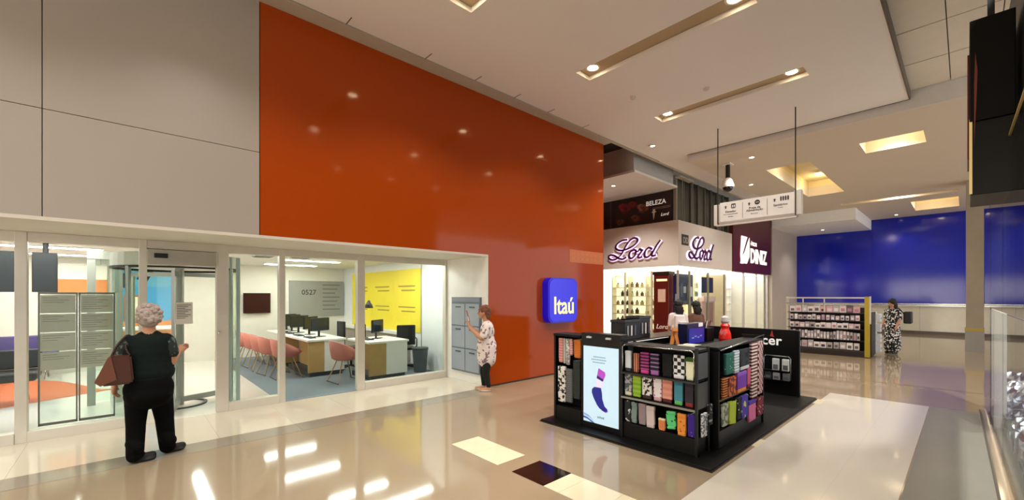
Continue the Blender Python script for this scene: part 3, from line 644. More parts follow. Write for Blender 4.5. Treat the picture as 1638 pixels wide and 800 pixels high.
def script_sign(o, fr, w, h, label):
    t = thing('script_sign', label, 'sign', o, 'purple script signs')
    P = [crom([(x * w, y * h) for x, y in s]) for s in Ls + Lo]
    off = Vector(fr[0]).cross(Vector(fr[1]))
    for p in P[:1]:
        bm = bmesh.new(); ribbon(bm, p, .05 * h, Vector(o) + off * .055, fr, .03); l = mk('letter_stroke', bm, PUR, t)
    for p in P[1:]:
        bm = bmesh.new(); ribbon(bm, p, .05 * h, Vector(o) + off * .055, fr, .03); mk('letter_stroke', bm, PUR, t)
    for p in P:
        bm = bmesh.new(); ribbon(bm, p, .085 * h, Vector(o) + off * .004, fr, .012); mk('halo_strip', bm, GLOW, t)
    for x in (.3, .55, .9):
        q = Vector(o) + Vector(fr[0]) * (x * w) + Vector((0, 0, .2 * h)); tube('standoff', q, q + off * .06, .02, M('#888888', .4), t, 8)
script_sign((12.2, 8.29, 2.86), FX, 1.95, .66, 'large purple glowing script sign on the left face of the corner shop')
script_sign((12.74, 5.85, 2.82), FY, 1.9, .7, 'purple glowing script sign on the right face of the corner shop')
bd = thing('small_badge', 'small dark square badge left of the right script sign', 'sign', (12.62, 5.85, 3.2)); box('plate', (12.4, 5.835, 3.2), (12.84, 5.85, 3.52), M('#2c2622', .5), bd)
text('lettering', 'DD', (12.47, 5.833, 3.26), FY, .26, M('#a59a8a', .5), bd, .002, .005, sx=.9)
col = thing('display_column', 'dark red display column with script lettering in the corner shop', 'column', (12.45, 6.45, 0))
box('shaft', (12.28, 6.2, .01), (12.62, 6.7, 2.3), M('#5a1710', .35), col, .01); box('cap', (12.26, 6.18, 2.3), (12.64, 6.72, 2.4), M('#221a1c', .4), col); box('light_slot', (12.265, 6.25, 2.1), (12.28, 6.6, 2.17), M('#f3b58a', .4, emit=.8), col)
box('price_card', (12.27, 6.3, 1.45), (12.28, 6.55, 1.85), M('#dcb7a2', .6), col); text('lettering', 'Lord', (12.272, 6.62, .62), FX, .2, M('#f2e4d8', .4), col, .003, .004, shear=.3)
dp = thing('blue_poster', 'dark blue perfume poster beside the red column', 'poster', (12.6, 6.05, .9)); box('sheet', (12.5, 5.98, .6), (12.53, 6.16, 2.28), M('#232656', .3), dp); box('bottle_print', (12.495, 6.02, 1.3), (12.5, 6.1, 1.7), M('#8f94b8', .3), dp)
# shelves of perfume inside
def shelf_unit(name, label, x0, y0, length, axis, levels, depth=.3, mat=None):
    t = thing(name, label, 'shelves', (x0, y0, .01)); mat = mat or M('#efe6cf', .5)
    def bx(nm, a, b, z0, z1, d0, d1, m):
        if axis == 'y': return box(nm, (x0 + d0, y0 + a, z0), (x0 + d1, y0 + b, z1), m, t)
        return box(nm, (x0 + a, y0 + d0, z0), (x0 + b, y0 + d1, z1), m, t)
    bx('back', 0, length, .01, 2.35, depth - .03, depth, M('#f3ead2', .5, emit=.5, ecol='#fff0cc'))  # shelf back glows faintly to brighten the goods
    n = max(2, round(length / .75) + 1)
    for i in range(n): bx('upright', i * length / (n - 1) - .015, i * length / (n - 1) + .015, .01, 2.35, 0, depth - .03, mat)
    for z in levels: bx('shelf', 0, length, z - .025, z, 0.01, depth - .03, mat)
    return t
lv = [.35, .68, 1.0, 1.32, 1.64, 1.96]
shelf_unit('perfume_shelves', 'tall cream shelves of perfume behind the left shop window', 13.5, 6.95, 2.1, 'y', lv)
shelf_unit('perfume_shelves', 'narrow lit shelves seen through the right shop window', 15.0, 6.6, .9, 'x', lv)
pc = ['#6f5f47', '#b59a63', '#d9cfae', '#4d4436', '#c9b98c', '#8a7d60', '#e9e2cf', '#a0502f']
def bottle_mesh(w, h, mat):
    bm = bmesh.new(); bbox(bm, (-w / 2, -w / 3, 0), (w / 2, w / 3, h * .72), w * .12); return bm
for li, z in enumerate(lv):
    for k in range(10):
        y = 7.06 + k * .2
        if (k + li) % 7 == 6: continue
        w = random.uniform(.06, .13); h = random.uniform(.12, .24)
        t = thing('perfume_bottle', 'perfume bottle, %s from the right on the %s shelf in the left shop window' % (ORD[k], ('lowest', 'second', 'third', 'fourth', 'fifth', 'top')[li]), 'bottle', (13.6, y, z), 'perfume on shelf %d of the left window' % (li + 1))
        c = random.choice(pc); box('flask', (13.56, y - w / 2, z), (13.64, y + w / 2, z + h * .72), M(c, .2), t, .01); box('cap', (13.58, y - w / 5, z + h * .72), (13.62, y + w / 5, z + h), M('#2b2620', .3), t)
    for k in range(4):
        x = 15.12 + k * .2; t = thing('perfume_box', 'perfume box, %s from the left on the %s shelf in the right shop window' % (ORD[k], ('lowest', 'second', 'third', 'fourth', 'fifth', 'top')[li]), 'box', (x, 6.7, z), 'perfume boxes on shelf %d of the right window' % (li + 1))
        h = random.uniform(.12, .22); box('carton', (x - .05, 6.66, z), (x + .05, 6.74, z + h), M(random.choice(['#cfe0c0', '#e8e4d4', '#9fb39a', '#d0c7a8']), .4), t); box('label_band', (x - .03, 6.657, z + h * .4), (x + .03, 6.66, z + h * .6), M('#6b6a55', .5), t)
ds = thing('dark_display', 'dark wide display board in the right shop window', 'display', (14.0, 6.4, 0)); box('board', (12.95, 6.3, 1.35), (14.2, 6.36, 2.36), M('#33363f', .3), ds)
for i in range(5): box('photo_card', (13.02 + .23 * i, 6.29, 1.5 + .12 * (i % 3)), (13.2 + .23 * i, 6.3, 1.95 + .1 * (i % 2)), M(['#8a8d96', '#55596a', '#a9a6a0', '#4a4338', '#c3c2c0'][i], .4), ds)
for x in (13.0, 14.1): tube('leg', (x, 6.33, .01), (x, 6.33, 1.35), .02, blackm, ds)
pb = thing('pink_display', 'pink perfume display board low in the right shop window', 'display', (15.2, 6.25, 0)); box('board', (14.7, 6.2, .01), (15.75, 6.3, 1.45), M('#c9a09b', .5), pb); box('header', (14.75, 6.17, 1.45), (15.75, 6.33, 1.62), M('#e2bfbb', .5), pb)
box('model_print', (15.0, 6.19, .7), (15.6, 6.2, 1.4), M('#9a6a60', .5), pb)
bt = thing('banner_screen', 'black header screen in the right shop window above the pink board', 'screen', (15.1, 6.3, 1.9)); box('panel', (14.75, 6.25, 1.75), (15.75, 6.3, 2.3), M('#23262a', .2), bt); box('light_tube', (14.55, 6.2, 1.6), (14.62, 6.27, 2.4), M('#f4f6f2', .4, emit=2.5), bt); tube('hanger', (15.25, 6.27, 2.3), (15.25, 6.27, 2.6), .015, blackm, bt)
# gallery above the corner shop
po = thing('beauty_poster', 'dark poster of red roses above the corner shop fascia', 'poster', (12.2, 7.2, 3.95))
box('board', (12.2, 6.02, 3.94), (12.26, 9.0, 4.87), M('#1d0b0a', .35), po); box('edge_strip', (12.19, 8.22, 3.94), (12.2, 8.26, 4.87), M('#3a3644', .4), po)
def rose(y, z, r, c, parent):
    for k in range(9):
        a = k * 2.4; rr = r * (1 - .08 * k); bm = bmesh.new()
        pts = [(rr * .5 * math.cos(a + 6.28 * i / 8) * (1 + .3 * math.sin(i * 2.1 + k)) + r * .35 * math.cos(a) * (1 - k / 9), rr * .42 * math.sin(a + 6.28 * i / 8) + r * .35 * math.sin(a) * (1 - k / 9)) for i in range(8)]
        bprism(bm, pts, (12.198 - .0006 * k, y, z), (0, -1, 0), (0, 0, 1), .001); mk('petal', bm, M(c[k % len(c)], .5), parent)
rose(7.72, 4.55, .3, ['#6d1114', '#8a1a1c', '#4d0b0e'], po); rose(7.05, 4.45, .26, ['#7a4436', '#8f5a4a', '#5c2c24'], po); rose(7.9, 4.12, .2, ['#5a3a34', '#40201c'], po); rose(7.3, 4.15, .22, ['#4a2420', '#6a3a32'], po); rose(7.4, 4.62, .2, ['#5d0d10', '#7a1518'], po)
text('lettering', 'BELEZA', (12.197, 6.92, 4.5), FX, .2, M('#cfc4ba', .5, emit=.3), po, .001, .003, sx=1.0)
for i in range(2): box('print_line', (12.197, 6.1, 4.4 - i * .04), (12.199, 6.7, 4.412 - i * .04), M('#9a8e86', .5), po)
text('lettering', 'Lord', (12.197, 6.42, 4.12), FX, .13, M('#cfc4ba', .5, emit=.3), po, .001, .002, shear=.3)
prism('figure_print', [(-.02, .22), (.06, .22), (.05, .16), (.1, .13), (.04, .1), (.03, -.02), (.0, -.12), (-.02, .1), (-.07, .13), (-.02, .16)], (12.199, 6.66, 4.15), (0, -1, 0), (0, 0, 1), .002, M('#d8d0c8', .5), po)
gl = thing('gallery_screen', 'dark glazed gallery screen with grey mullions above the corner shop', 'screen', (14.5, 6.1, 3.93))
for i in range(9):
    x = 12.3 + i * .52; box('mullion', (x, 5.98, 3.93), (x + .06, 6.08, 5.3), M('#5f5b50', .5), gl)
    if i < 8: box('dark_pane', (x + .06, 6.02, 3.93), (x + .52, 6.05, 5.3), M('#2e2f27' if i % 3 else '#4c4d42', .25), gl)
box('end_post', (12.22, 5.94, 3.93), (12.32, 6.1, 5.3), M('#8a8378', .5), gl)
bxs = thing('service_bulkhead', 'white lowered bulkhead slab in front of the rose poster', 'bulkhead', (11, 7, 4.88))
box('slab', (9.76, 5.86, 4.88), (12.15, 9.4, 4.94), M('#e9e4da', .6), bxs); box('upstand', (9.82, 5.92, 4.94), (12.0, 9.4, 5.61), M('#c2bfba', .6), bxs); box('bracket', (12.0, 5.7, 5.16), (12.9, 5.86, 5.2), M('#b3aa9a', .6), bxs)
for x in (12.35, 13.05): tube('stay_rod', (x, 5.8, 3.93), (x, 5.8, 5.2), .012, M('#8b8375', .4), bxs)
# red optician shop
op = thing('optician_shop', 'dark red optician shopfront with white lettering next to the pier', 'shop', (18.7, 6, 0))
box('sign_board', (16.5, 5.83, 2.55), (20.95, 6.1, 5.05), M('#541016', .4), op, .01); box('shop_floor', (16.5, 5.9, 0), (20.95, 9, .01), tile_pale, op); box('back_wall', (16.5, 8.9, 0), (20.95, 9, 2.7), M('#e9e2da', .6), op); box('glowing_shop_ceiling', (16.5, 5.9, 2.56), (20.95, 9, 2.7), M('#f2ece2', .6, emit=1.6), op)  # optician ceiling emits its own light, lifting the interior
box('side_wall', (20.85, 6.1, .01), (20.95, 8.9, 2.56), M('#d8cfc4', .6), op)
for a, b in ((16.55, 18.0), (18.0, 19.5), (19.5, 20.9)): box('pane', (a, 5.98, .02), (b, 5.99, 2.55), thin_glass, op); box('mullion', (b - .03, 5.95, 0), (b + .03, 6.02, 2.55), M('#b9aeb0', .4), op)
box('light_rail', (16.6, 6.3, 2.5), (20.8, 6.4, 2.55), M('#ffffff', .4, emit=6), op)
OW = M('#f4f1ec', .4, emit=.4)
text('lettering', 'DINIZ', (18.3, 5.826, 2.98), FY, .78, OW, op, .01, .03, sx=.95); text('lettering', 'ÓTICAS', (18.35, 5.826, 3.66), FY, .2, OW, op, .006, .008)
for pts in ([(17.25, 3.0), (17.95, 3.95), (17.3, 3.95), (17.2, 3.2)], [(17.3, 2.9), (18.0, 3.75), (18.2, 3.95), (18.2, 3.2), (17.9, 2.9)], [(17.2, 2.88), (17.5, 2.88), (17.9, 3.5), (17.3, 3.1)]): prism('emblem_piece', pts, (0, 5.83, 0), (1, 0, 0), (0, 0, 1), .012, OW, op)
for k in range(3):
    shelf_unit('eyewear_shelves', '%s pale eyewear shelves inside the optician shop' % ('left', 'middle', 'right')[k], 16.8 + k * 1.35, 7.4, 1.2, 'x', [.6, .95, 1.3, 1.65, 2.0], mat=M('#d9d6d4', .5))
# ================================================================== HANGING DIRECTORY SIGN, CAMERA
hs = thing('hanging_sign', 'white hanging directory sign with three pictogram panels', 'sign', (9.5, 2.93, 3.16))
box('panel', (9.45, 2.24, 3.24), (9.55, 3.61, 3.65), M('#e6e0da', .5), hs, .004); box('end_cap', (9.43, 2.12, 3.2), (9.57, 2.24, 3.68), M('#d5cfc4', .4), hs, .01); box('end_cap', (9.43, 3.61, 3.17), (9.57, 3.73, 3.62), M('#d5cfc4', .4), hs, .01)
box('lower_trough', (9.43, 2.2, 3.16), (9.57, 3.66, 3.235), M('#a89c92', .4), hs, .01); box('lip', (9.42, 2.2, 3.15), (9.45, 3.66, 3.175), M('#d8cec6', .4), hs)
for y in (3.64, 2.21): tube('suspension_rod', (9.42, y, 3.2), (9.42, y, 5.26), .011, M('#40382f', .4, .5), hs)
for y in (3.155, 2.7): box('divider', (9.447, y - .004, 3.27), (9.45, y + .004, 3.6), M('#77706a', .5), hs)
INK = M('#3d3936', .7)
for yc, a, b, c in ((3.39, 'Elevador', 'Para estacionamento', 'Elevator'), (2.93, 'Praça de\nAlimentação', '', 'Food court'), (2.47, 'Sanitários', 'Toilets', '')):
    two = '\n' in a
    text('lettering', a, (9.448, yc, 3.42 if not two else 3.435), FX, .062, INK, hs, .001, .001, 'CENTER')
    if b: text('lettering', b, (9.448, yc, 3.375), FX, .034, INK, hs, .001, 0, 'CENTER')
    if c: text('lettering', c, (9.448, yc, 3.325), FX, .03, INK, hs, .001, 0, 'CENTER')
    prism('arrow', [(-.03, 0), (0, .03), (.03, 0), (.012, 0), (.012, -.035), (-.012, -.035), (-.012, 0)], (9.45, yc + .1, 3.545), (0, -1, 0), (0, 0, 1), .002, INK, hs)
prism('pictogram', rrect(.09, .1, .02), (9.45, 3.38, 3.5), (0, -1, 0), (0, 0, 1), .002, INK, hs)
for i in range(2): prism('pictogram_mark', [(0, 0), (.02, 0), (.02, .05), (0, .05)], (9.448, 3.36 - .035 * i, 3.52), (0, -1, 0), (0, 0, 1), .001, white, hs)
prism('pictogram', [(.05 * math.cos(i * .35), .05 * math.sin(i * .35)) for i in range(18)], (9.45, 2.88, 3.555), (0, -1, 0), (0, 0, 1), .002, INK, hs)
prism('pictogram_mark', [(-.03, -.004), (.03, -.004), (.03, .004), (-.03, .004)], (9.448, 2.88, 3.555), (0, -1, 0), (0, 0, 1), .001, white, hs)
for k in range(4):
    prism('pictogram', [(-.012, 0), (.012, 0), (.016, .06), (.01, .09), (-.01, .09), (-.016, .06)], (9.45, 2.46 - .04 * k, 3.51), (0, -1, 0), (0, 0, 1), .002, INK, hs)
sc_ = thing('security_camera', 'white dome security camera on a black ceiling pole', 'camera', (11.57, 4.22, 5.09))
tube('pole', (11.57, 4.22, 4.68), (11.57, 4.22, 5.09), .055, black, sc_, 16); box('ceiling_plate', (11.45, 4.12, 5.06), (11.69, 4.32, 5.09), white, sc_)
lathe('housing', [(.06, .3), (.11, .24), (.15, .1), (.15, .06)], (11.57, 4.22, 4.42), white, sc_); bm = bmesh.new(); bell(bm, (11.57, 4.22, 4.48), (.12, .12, .12)); mk('dome', bm, M('#1c1f22', .1), sc_, True)
# ================================================================== SOCK KIOSK
kb = thing('kiosk_platform', 'low black platform under the sock kiosk', 'platform', (6, 2.7, 0)); box('deck', (4.01, 1.61, 0), (8.06, 3.79, .028), M('#080706', .5, spec=.25), kb, .006); box('edge_trim', (4.0, 1.6, 0), (8.07, 3.8, .012), M('#241c16', .4), kb)
KB = M('#070708', .5, spec=.25); KF = M('#1c1e20', .4, .3); KP = M('#0d0e0f', .5, spec=.3)
zb = .028
def sock(y0, y1, z0, z1, mat, label, face='x', pos=4.22, cuff=None, toe=None, tilt=0, thick=.03, hang=False, foot=0):
    """folded pair of socks: leg, ribbed cuff, toe; standing on a shelf or on a hook"""
    c = (y0 + y1) / 2; w = abs(y1 - y0); h = z1 - z0
    o = (pos + .01, c, z0) if face == 'x' else (c, pos + .01, z0)
    t = thing('sock_pair', label, 'socks', o, 'folded sock pairs on the kiosk')
    rot = Matrix.Rotation(R(tilt), 3, 'X' if face == 'x' else 'Y')
    def bx(nm, a, b, z_0, z_1, m, d=0., bev=.008):
        if face == 'x': return box(nm, (pos - d, a, z_0), (pos + thick + d, b, z_1), m, t, bev, rot)
        return box(nm, (a, pos - d, z_0), (b, pos + thick + d, z_1), m, t, bev, rot)
    lo, hi = min(y0, y1), max(y0, y1)
    bx('leg_fold', lo, hi, z0 + h * .16, z0 + h * .84, mat, 0, .006)
    bx('cuff', lo - .001, hi + .001, z0 + h * .8, z1, cuff or mat, .003)
    bx('toe', lo + w * .03, hi - w * .03, z0, z0 + h * .2, toe or mat, .002, .012)
    if hang:
        if face == 'x': box('hook', (pos, c - .004, z1 - .006), (4.4, c + .004, z1 + .006), chrome, t)
        else: box('hook', (c - .004, pos, z1 - .006), (c + .004, pos + .14, z1 + .006), chrome, t)
    return t
# unit A: hooks
ua = thing('hook_rack', 'black hook rack of hanging socks left of the lit screen', 'display rack', (4.4, 3.48, zb))
box('back_board', (4.4, 3.28, zb), (4.44, 3.72, 1.15), KB, ua); box('side_board', (4.2, 3.7, zb), (4.44, 3.725, 1.14), KB, ua); box('top_board', (4.19, 3.28, 1.12), (4.44, 3.725, 1.15), KB, ua); box('base_box', (4.2, 3.28, zb), (4.4, 3.7, .2), KP, ua)
box('front_post', (4.19, 3.69, zb), (4.205, 3.71, 1.13), KF, ua)
for a, b, z1, z0, m, l, kw in (
    (3.662, 3.59, 1.09, .77, PAT('stripe', '#e0a29a', '#c97f7a', 9), 'salmon hanging sock pair at the upper left of the hook rack', {}), (3.582, 3.548, 1.09, .76, M('#b9b5b2', .9), 'narrow light grey sock pair hanging beside the salmon one', {}),
    (3.537, 3.482, 1.09, .75, PAT('blotch', '#8d8a8c', '#dcd8d6', 40), 'mottled grey white sock pair hanging in the upper row', {}), (3.477, 3.433, 1.09, .88, PAT('stripe', '#c9474c', '#e5ddd8', 14), 'red and white striped sock pair hanging in the upper row', {}),
    (3.405, 3.3, 1.09, .855, PAT('stripe', '#d77a2a', '#c26a20', 16), 'orange sock pair hanging in the upper row of the rack', {}), (3.674, 3.55, .72, .25, PAT('blotch', '#ece9e4', '#1d1d20', 26, thr=.55), 'white and black printed sock pair at the lower left of the hook rack', {}),
    (3.537, 3.437, .7, .263, PAT('stripe', '#6d6f72', '#55585c', 12), 'grey sock pair hanging in the lower row of hook rack', {}), (3.415, 3.31, .82, .33, M('#2c342e', .9), 'dark green sock pair hanging beside the lit screen', {})):
    sock(b, a, z0, z1, m, l, hang=True)
# totem screen
ts = thing('screen_totem', 'black totem with a glowing light blue sock advertisement', 'screen', (4.25, 2.98, zb))
box('cabinet', (4.2, 2.7, zb), (4.36, 3.272, 1.19), M('#0c0c10', .3), ts, .008); box('display', (4.196, 2.728, .1), (4.2, 3.232, 1.03), M('#8fa0a8', .3, emit=.38, ecol='#cfeaf8'), ts)
for y in (3.14, 2.86): box('spotlight', (4.17, y - .03, 1.13), (4.23, y + .03, 1.15), M('#cfcfcf', .4), ts)
def scr(nm, pts, c): prism(nm, pts, (4.196, 3.232, .1), (0, -1, 0), (0, 0, 1), .0012, M(c, .4, emit=.3, ecol=c), ts)
scr('sock_foot', [(.165, .44), (.13, .41), (.125, .37), (.15, .31), (.2, .23), (.24, .19), (.32, .165), (.35, .175), (.35, .2), (.31, .23), (.28, .31), (.275, .38), (.26, .44)], '#1b2180')
scr('sock_toe', [(.262, .175), (.325, .155), (.355, .168), (.352, .2), (.315, .222)], '#6a4aa2'); scr('sock_ankle', [(.165, .44), (.26, .44), (.28, .47), (.285, .52), (.2, .55), (.19, .48)], '#d9cfe6')
scr('sock_band', [(.198, .55), (.285, .52), (.3, .545), (.205, .585)], '#2a1f6a'); scr('sock_cuff', [(.205, .585), (.3, .545), (.325, .6), (.318, .635), (.225, .675)], '#a648b8')
for i, (a, b) in enumerate(((.15, .33), (.12, .34), (.14, .32))):
    for k in range(9): scr('caption_mark', [(a + (b - a) * k / 9, .80 - i * .033), (a + (b - a) * (k + .7) / 9, .80 - i * .033), (a + (b - a) * (k + .7) / 9, .813 - i * .033), (a + (b - a) * k / 9, .813 - i * .033)], '#6a8a9a')
for k in range(4): scr('logo_mark', [(.21 + k * .025, .07), (.23 + k * .025, .07), (.23 + k * .025, .09 + .01 * (k % 2)), (.21 + k * .025, .09)], '#7a8a9a')
scr('swoosh', [(0, .06), (.06, .05), (.13, .02), (.17, 0), (.13, 0), (.06, .03), (0, .035)], '#3a5a9a'); scr('swoosh', [(0, .1), (.07, .085), (.14, .04), (.16, .02), (.1, .05), (0, .075)], '#8aa6d0')
# unit B: three shelves facing the camera
ub = thing('sock_shelf_unit', 'black three-tier shelf of colourful socks right of the lit screen', 'display shelf', (4.35, 2.26, zb))
box('back_board', (4.46, 1.84, zb), (4.49, 2.69, 1.1), KB, ub); box('base_panel', (4.215, 1.84, zb), (4.46, 2.69, .2), KP, ub, .006); box('top_board', (4.2, 1.82, 1.075), (4.49, 2.69, 1.1), KB, ub, .004)
for z in (.765, .49): box('shelf', (4.2, 1.84, z), (4.46, 2.69, z + .018), KB, ub)
box('price_rail', (4.19, 1.84, .478), (4.2, 2.69, .498), M('#9a9a94', .35, .3), ub); box('price_rail', (4.19, 1.84, .757), (4.2, 2.69, .775), M('#3c3d3e', .35, .3), ub)
for y in (1.83, 2.685):
    for x in (4.205, 4.475): box('corner_post', (x - .014, y - .012, zb), (x + .014, y + .012, 1.12), KF, ub)
box('side_grille', (4.22, 1.822, .8), (4.46, 1.83, 1.06), M('#4a4d4f', .4), ub); box('side_grille', (4.22, 1.822, .5), (4.46, 1.83, .76), M('#3a3d40', .4), ub)
path('rim_tube', [(4.19, 2.67, .8), (4.19, 2.67, 1.07), (4.19, 2.64, 1.09), (4.19, 1.88, 1.09), (4.19, 1.85, 1.07), (4.19, 1.85, .8)], .006, chrome, ub)
d1, d2, d3 = 'on the top shelf beside the screen', 'on the middle shelf beside the screen', 'in the bottom row beside the screen'
zt, zm = .783, .508
for a, b, z0, z1, m, l, kw in (
    (2.66, 2.585, zt, 1.02, M('#dfe6ee', .9), 'plain white sock pair ' + d1, dict(toe=M('#39404a', .9))), (2.55, 2.488, zt, 1.0, PAT('stripe', '#d98a66', '#7a4634', 11, axis=1), 'narrow salmon sock pair ' + d1, {}),
    (2.466, 2.362, zt, 1.02, PAT('stripe', '#b23a86', '#2a1530', 9), 'magenta striped sock pair ' + d1, dict(toe=M('#d04a96', .9))), (2.346, 2.246, zt, 1.02, PAT('stripe', '#17131c', '#8f6aa2', 7, thr=.72), 'black sock pair with lilac stripes ' + d1, dict(toe=M('#a86ab4', .9))),
    (2.205, 2.095, zt, 1.03, M('#0e0c12', .9), 'plain black sock pair ' + d1, {}), (2.085, 1.964, zt, 1.03, PAT('check', '#e8eaee', '#1b1b20', 26), 'black and white checked sock pair ' + d1, dict(toe=M('#e6ecf2', .9))),
    (1.95, 1.866, zt, 1.02, M('#e9edcf', .9), 'pale lime sock pair ' + d1, dict(cuff=M('#3b5a22', .9))),
    (2.665, 2.575, zm, .755, PAT('blotch', '#59606a', '#b3b6bc', 30), 'mottled grey sock pair ' + d2, dict(toe=M('#e6e0c4', .9))), (2.562, 2.46, zm, .745, PAT('stripe', '#9ac63a', '#7fb02c', 6), 'lime green sock pair ' + d2, dict(cuff=PAT('stripe', '#d6e84a', '#5a8a22', 22))),
    (2.444, 2.33, zm, .75, PAT('blotch', '#e6e6e2', '#1d1d1f', 22, thr=.52), 'white sock pair with black cow patches ' + d2, dict(toe=M('#3a2f30', .9))), (2.309, 2.215, zm, .755, PAT('dots', '#c04a66', '#efe9ec', 32, thr=.28), 'white sock pair with pink dots ' + d2, dict(toe=M('#d7a9b4', .9))),
    (2.205, 2.098, zm, .76, PAT('stripe', '#e8a08e', '#dd8f80', 5), 'salmon pink sock pair ' + d2, dict(toe=M('#5a2a2a', .9))), (2.075, 1.983, zm, .765, M('#4a92a6', .9), 'blue and green sock pair ' + d2, dict(toe=M('#69c268', .9), cuff=M('#3f7f98', .9))), (1.96, 1.872, zm, .765, M('#35313a', .9), 'charcoal sock pair with red toe ' + d2, dict(toe=M('#8a2f2a', .9)))):
    sock(b, a, z0, z1, m, l, pos=4.225, **kw)
for a, b, z1, z0, m, l, kw in (
    (2.66, 2.585, .45, .214, PAT('blotch', '#24282c', '#d6d6d6', 24, thr=.62), 'black sock pair with white print ' + d3, {}), (2.573, 2.505, .446, .213, M('#7f9490', .9), 'grey teal sock pair ' + d3, dict(tilt=4)), (2.483, 2.395, .45, .215, M('#9c8c92', .9), 'mauve grey sock pair ' + d3, {}),
    (2.389, 2.293, .44, .203, M('#d9cbcb', .9), 'pale pinkish white sock pair ' + d3, dict(tilt=-2)), (2.246, 2.169, .335, .205, M('#e08a55', .9), 'short orange sock pair ' + d3, dict(cuff=M('#e9d5b0', .9))), (2.154, 2.055, .432, .243, PAT('dots', '#1c5a34', '#63d786', 18, thr=.2), 'mint green sock pair with dark spots ' + d3, dict(tilt=-8)),
    (2.036, 1.946, .43, .2, PAT('dots', '#c25a1a', '#f29a3a', 22, thr=.22), 'bright orange dotted sock pair ' + d3, {}), (1.927, 1.852, .446, .21, PAT('dots', '#d8d2f0', '#3c1f8e', 30, thr=.13), 'purple sock pair with pale specks ' + d3, {})):
    sock(b, a, z0, z1, m, l, pos=4.215, hang=True, **kw)
sock(4.25, 4.36, .22, .46, PAT('blotch', '#eceef2', '#7a7f88', 40), 'white and grey sock pair hanging on the side of shelf unit', face='y', pos=1.785, thick=.025)
# unit C: rack facing the aisle
uc = thing('aisle_sock_rack', 'black sock rack facing the aisle at the near corner of the kiosk', 'display rack', (5.3, 1.9, zb))
box('back_board', (4.6, 1.98, zb), (6.02, 2.01, 1.08), KB, uc); box('end_board', (4.575, 1.76, zb), (4.6, 2.01, 1.06), KB, uc); box('end_board', (6.0, 1.76, zb), (6.02, 2.01, 1.14), KB, uc); box('base_panel', (4.6, 1.78, zb), (6.0, 1.98, .2), M('#2d2f30', .5), uc); box('shelf', (4.6, 1.77, .52), (6.0, 1.98, .54), M('#5a4038', .5), uc); box('top_board', (4.575, 1.76, 1.08), (6.02, 2.01, 1.1), KB, uc)
path('rim_tube', [(4.6, 1.75, 1.07), (6.0, 1.75, 1.15)], .006, chrome, uc)
for a, b, z1, z0, m, l, kw in (
    (4.74, 4.95, 1.02, .79, PAT('dots', '#cfe6dc', '#1e6a5e', 22, thr=.16), 'teal dotted sock pair in the top row of the aisle rack', {}), (4.98, 5.13, 1.03, .78, PAT('stripe', '#e4e7ea', '#9fb3c4', 10), 'white and blue sock pair in the top row of the aisle rack', {}), (5.16, 5.46, 1.03, .79, PAT('blotch', '#101216', '#2c3038', 14), 'black sock pair in the top row of the aisle rack', dict(toe=M('#c9ccd0', .9))),
    (4.66, 4.79, .77, .545, PAT('stripe', '#e08a3a', '#5a1d16', 12), 'orange and maroon striped sock pair on the aisle shelf', {}), (4.82, 5.03, .755, .545, PAT('blotch', '#7a2a1e', '#d8743a', 20), 'brown and orange flecked sock pair on the aisle shelf', {}), (5.07, 5.36, .775, .545, M('#7a3fb0', .9), 'purple sock pair with orange toe on the aisle shelf', dict(toe=M('#f0952e', .9), cuff=M('#8f5ac8', .9))),
    (5.39, 5.5, .79, .56, M('#c8607a', .9), 'rose pink sock pair on the aisle shelf', dict(toe=M('#8a2438', .9))), (5.53, 5.74, 1.08, .4, PAT('stripe', '#e9d9d2', '#5a1c28', 8), 'long maroon and white striped sock pair at the rack end', {}), (5.77, 5.94, 1.08, .42, PAT('check', '#e3c9c6', '#6e2230', 26), 'long maroon and cream patterned sock pair at the outer rack end', {}),
    (4.66, 4.8, .49, .25, PAT('blotch', '#cfd6c4', '#7d8a74', 26), 'pale grey green sock pair in the bottom row of the aisle rack', {}), (4.84, 5.03, .48, .23, M('#c8e04a', .9), 'neon yellow sock pair in the bottom row of the aisle rack', dict(tilt=7)), (5.07, 5.18, .49, .24, PAT('dots', '#e8e8e8', '#16161a', 18, thr=.2), 'black spotted sock pair in the bottom row of the aisle rack', {}),
    (5.2, 5.41, .49, .225, PAT('blotch', '#4a3ab0', '#cfd85a', 12, thr=.6), 'violet and lime sock pair in the bottom row of the aisle rack', {}), (5.44, 5.68, .39, .11 + zb, M('#e07aa8', .9), 'bright pink sock pair at the low end of the aisle rack', dict(cuff=M('#5b3fae', .9))), (5.74, 5.95, .38, .15, PAT('dots', '#e8c3cc', '#7a1f33', 20, thr=.22), 'maroon sock pair with pink dots at the low rack end', {})):
    sock(a, b, z0, z1, m, l, face='y', pos=1.745, thick=.028, hang=True, **kw)
sock(4.44, 4.53, .3, .52, PAT('blotch', '#2a2a2c', '#b8b8b8', 30, thr=.58), 'dark mottled sock pair in the gap beside the aisle rack', face='y', pos=1.80, thick=.025)
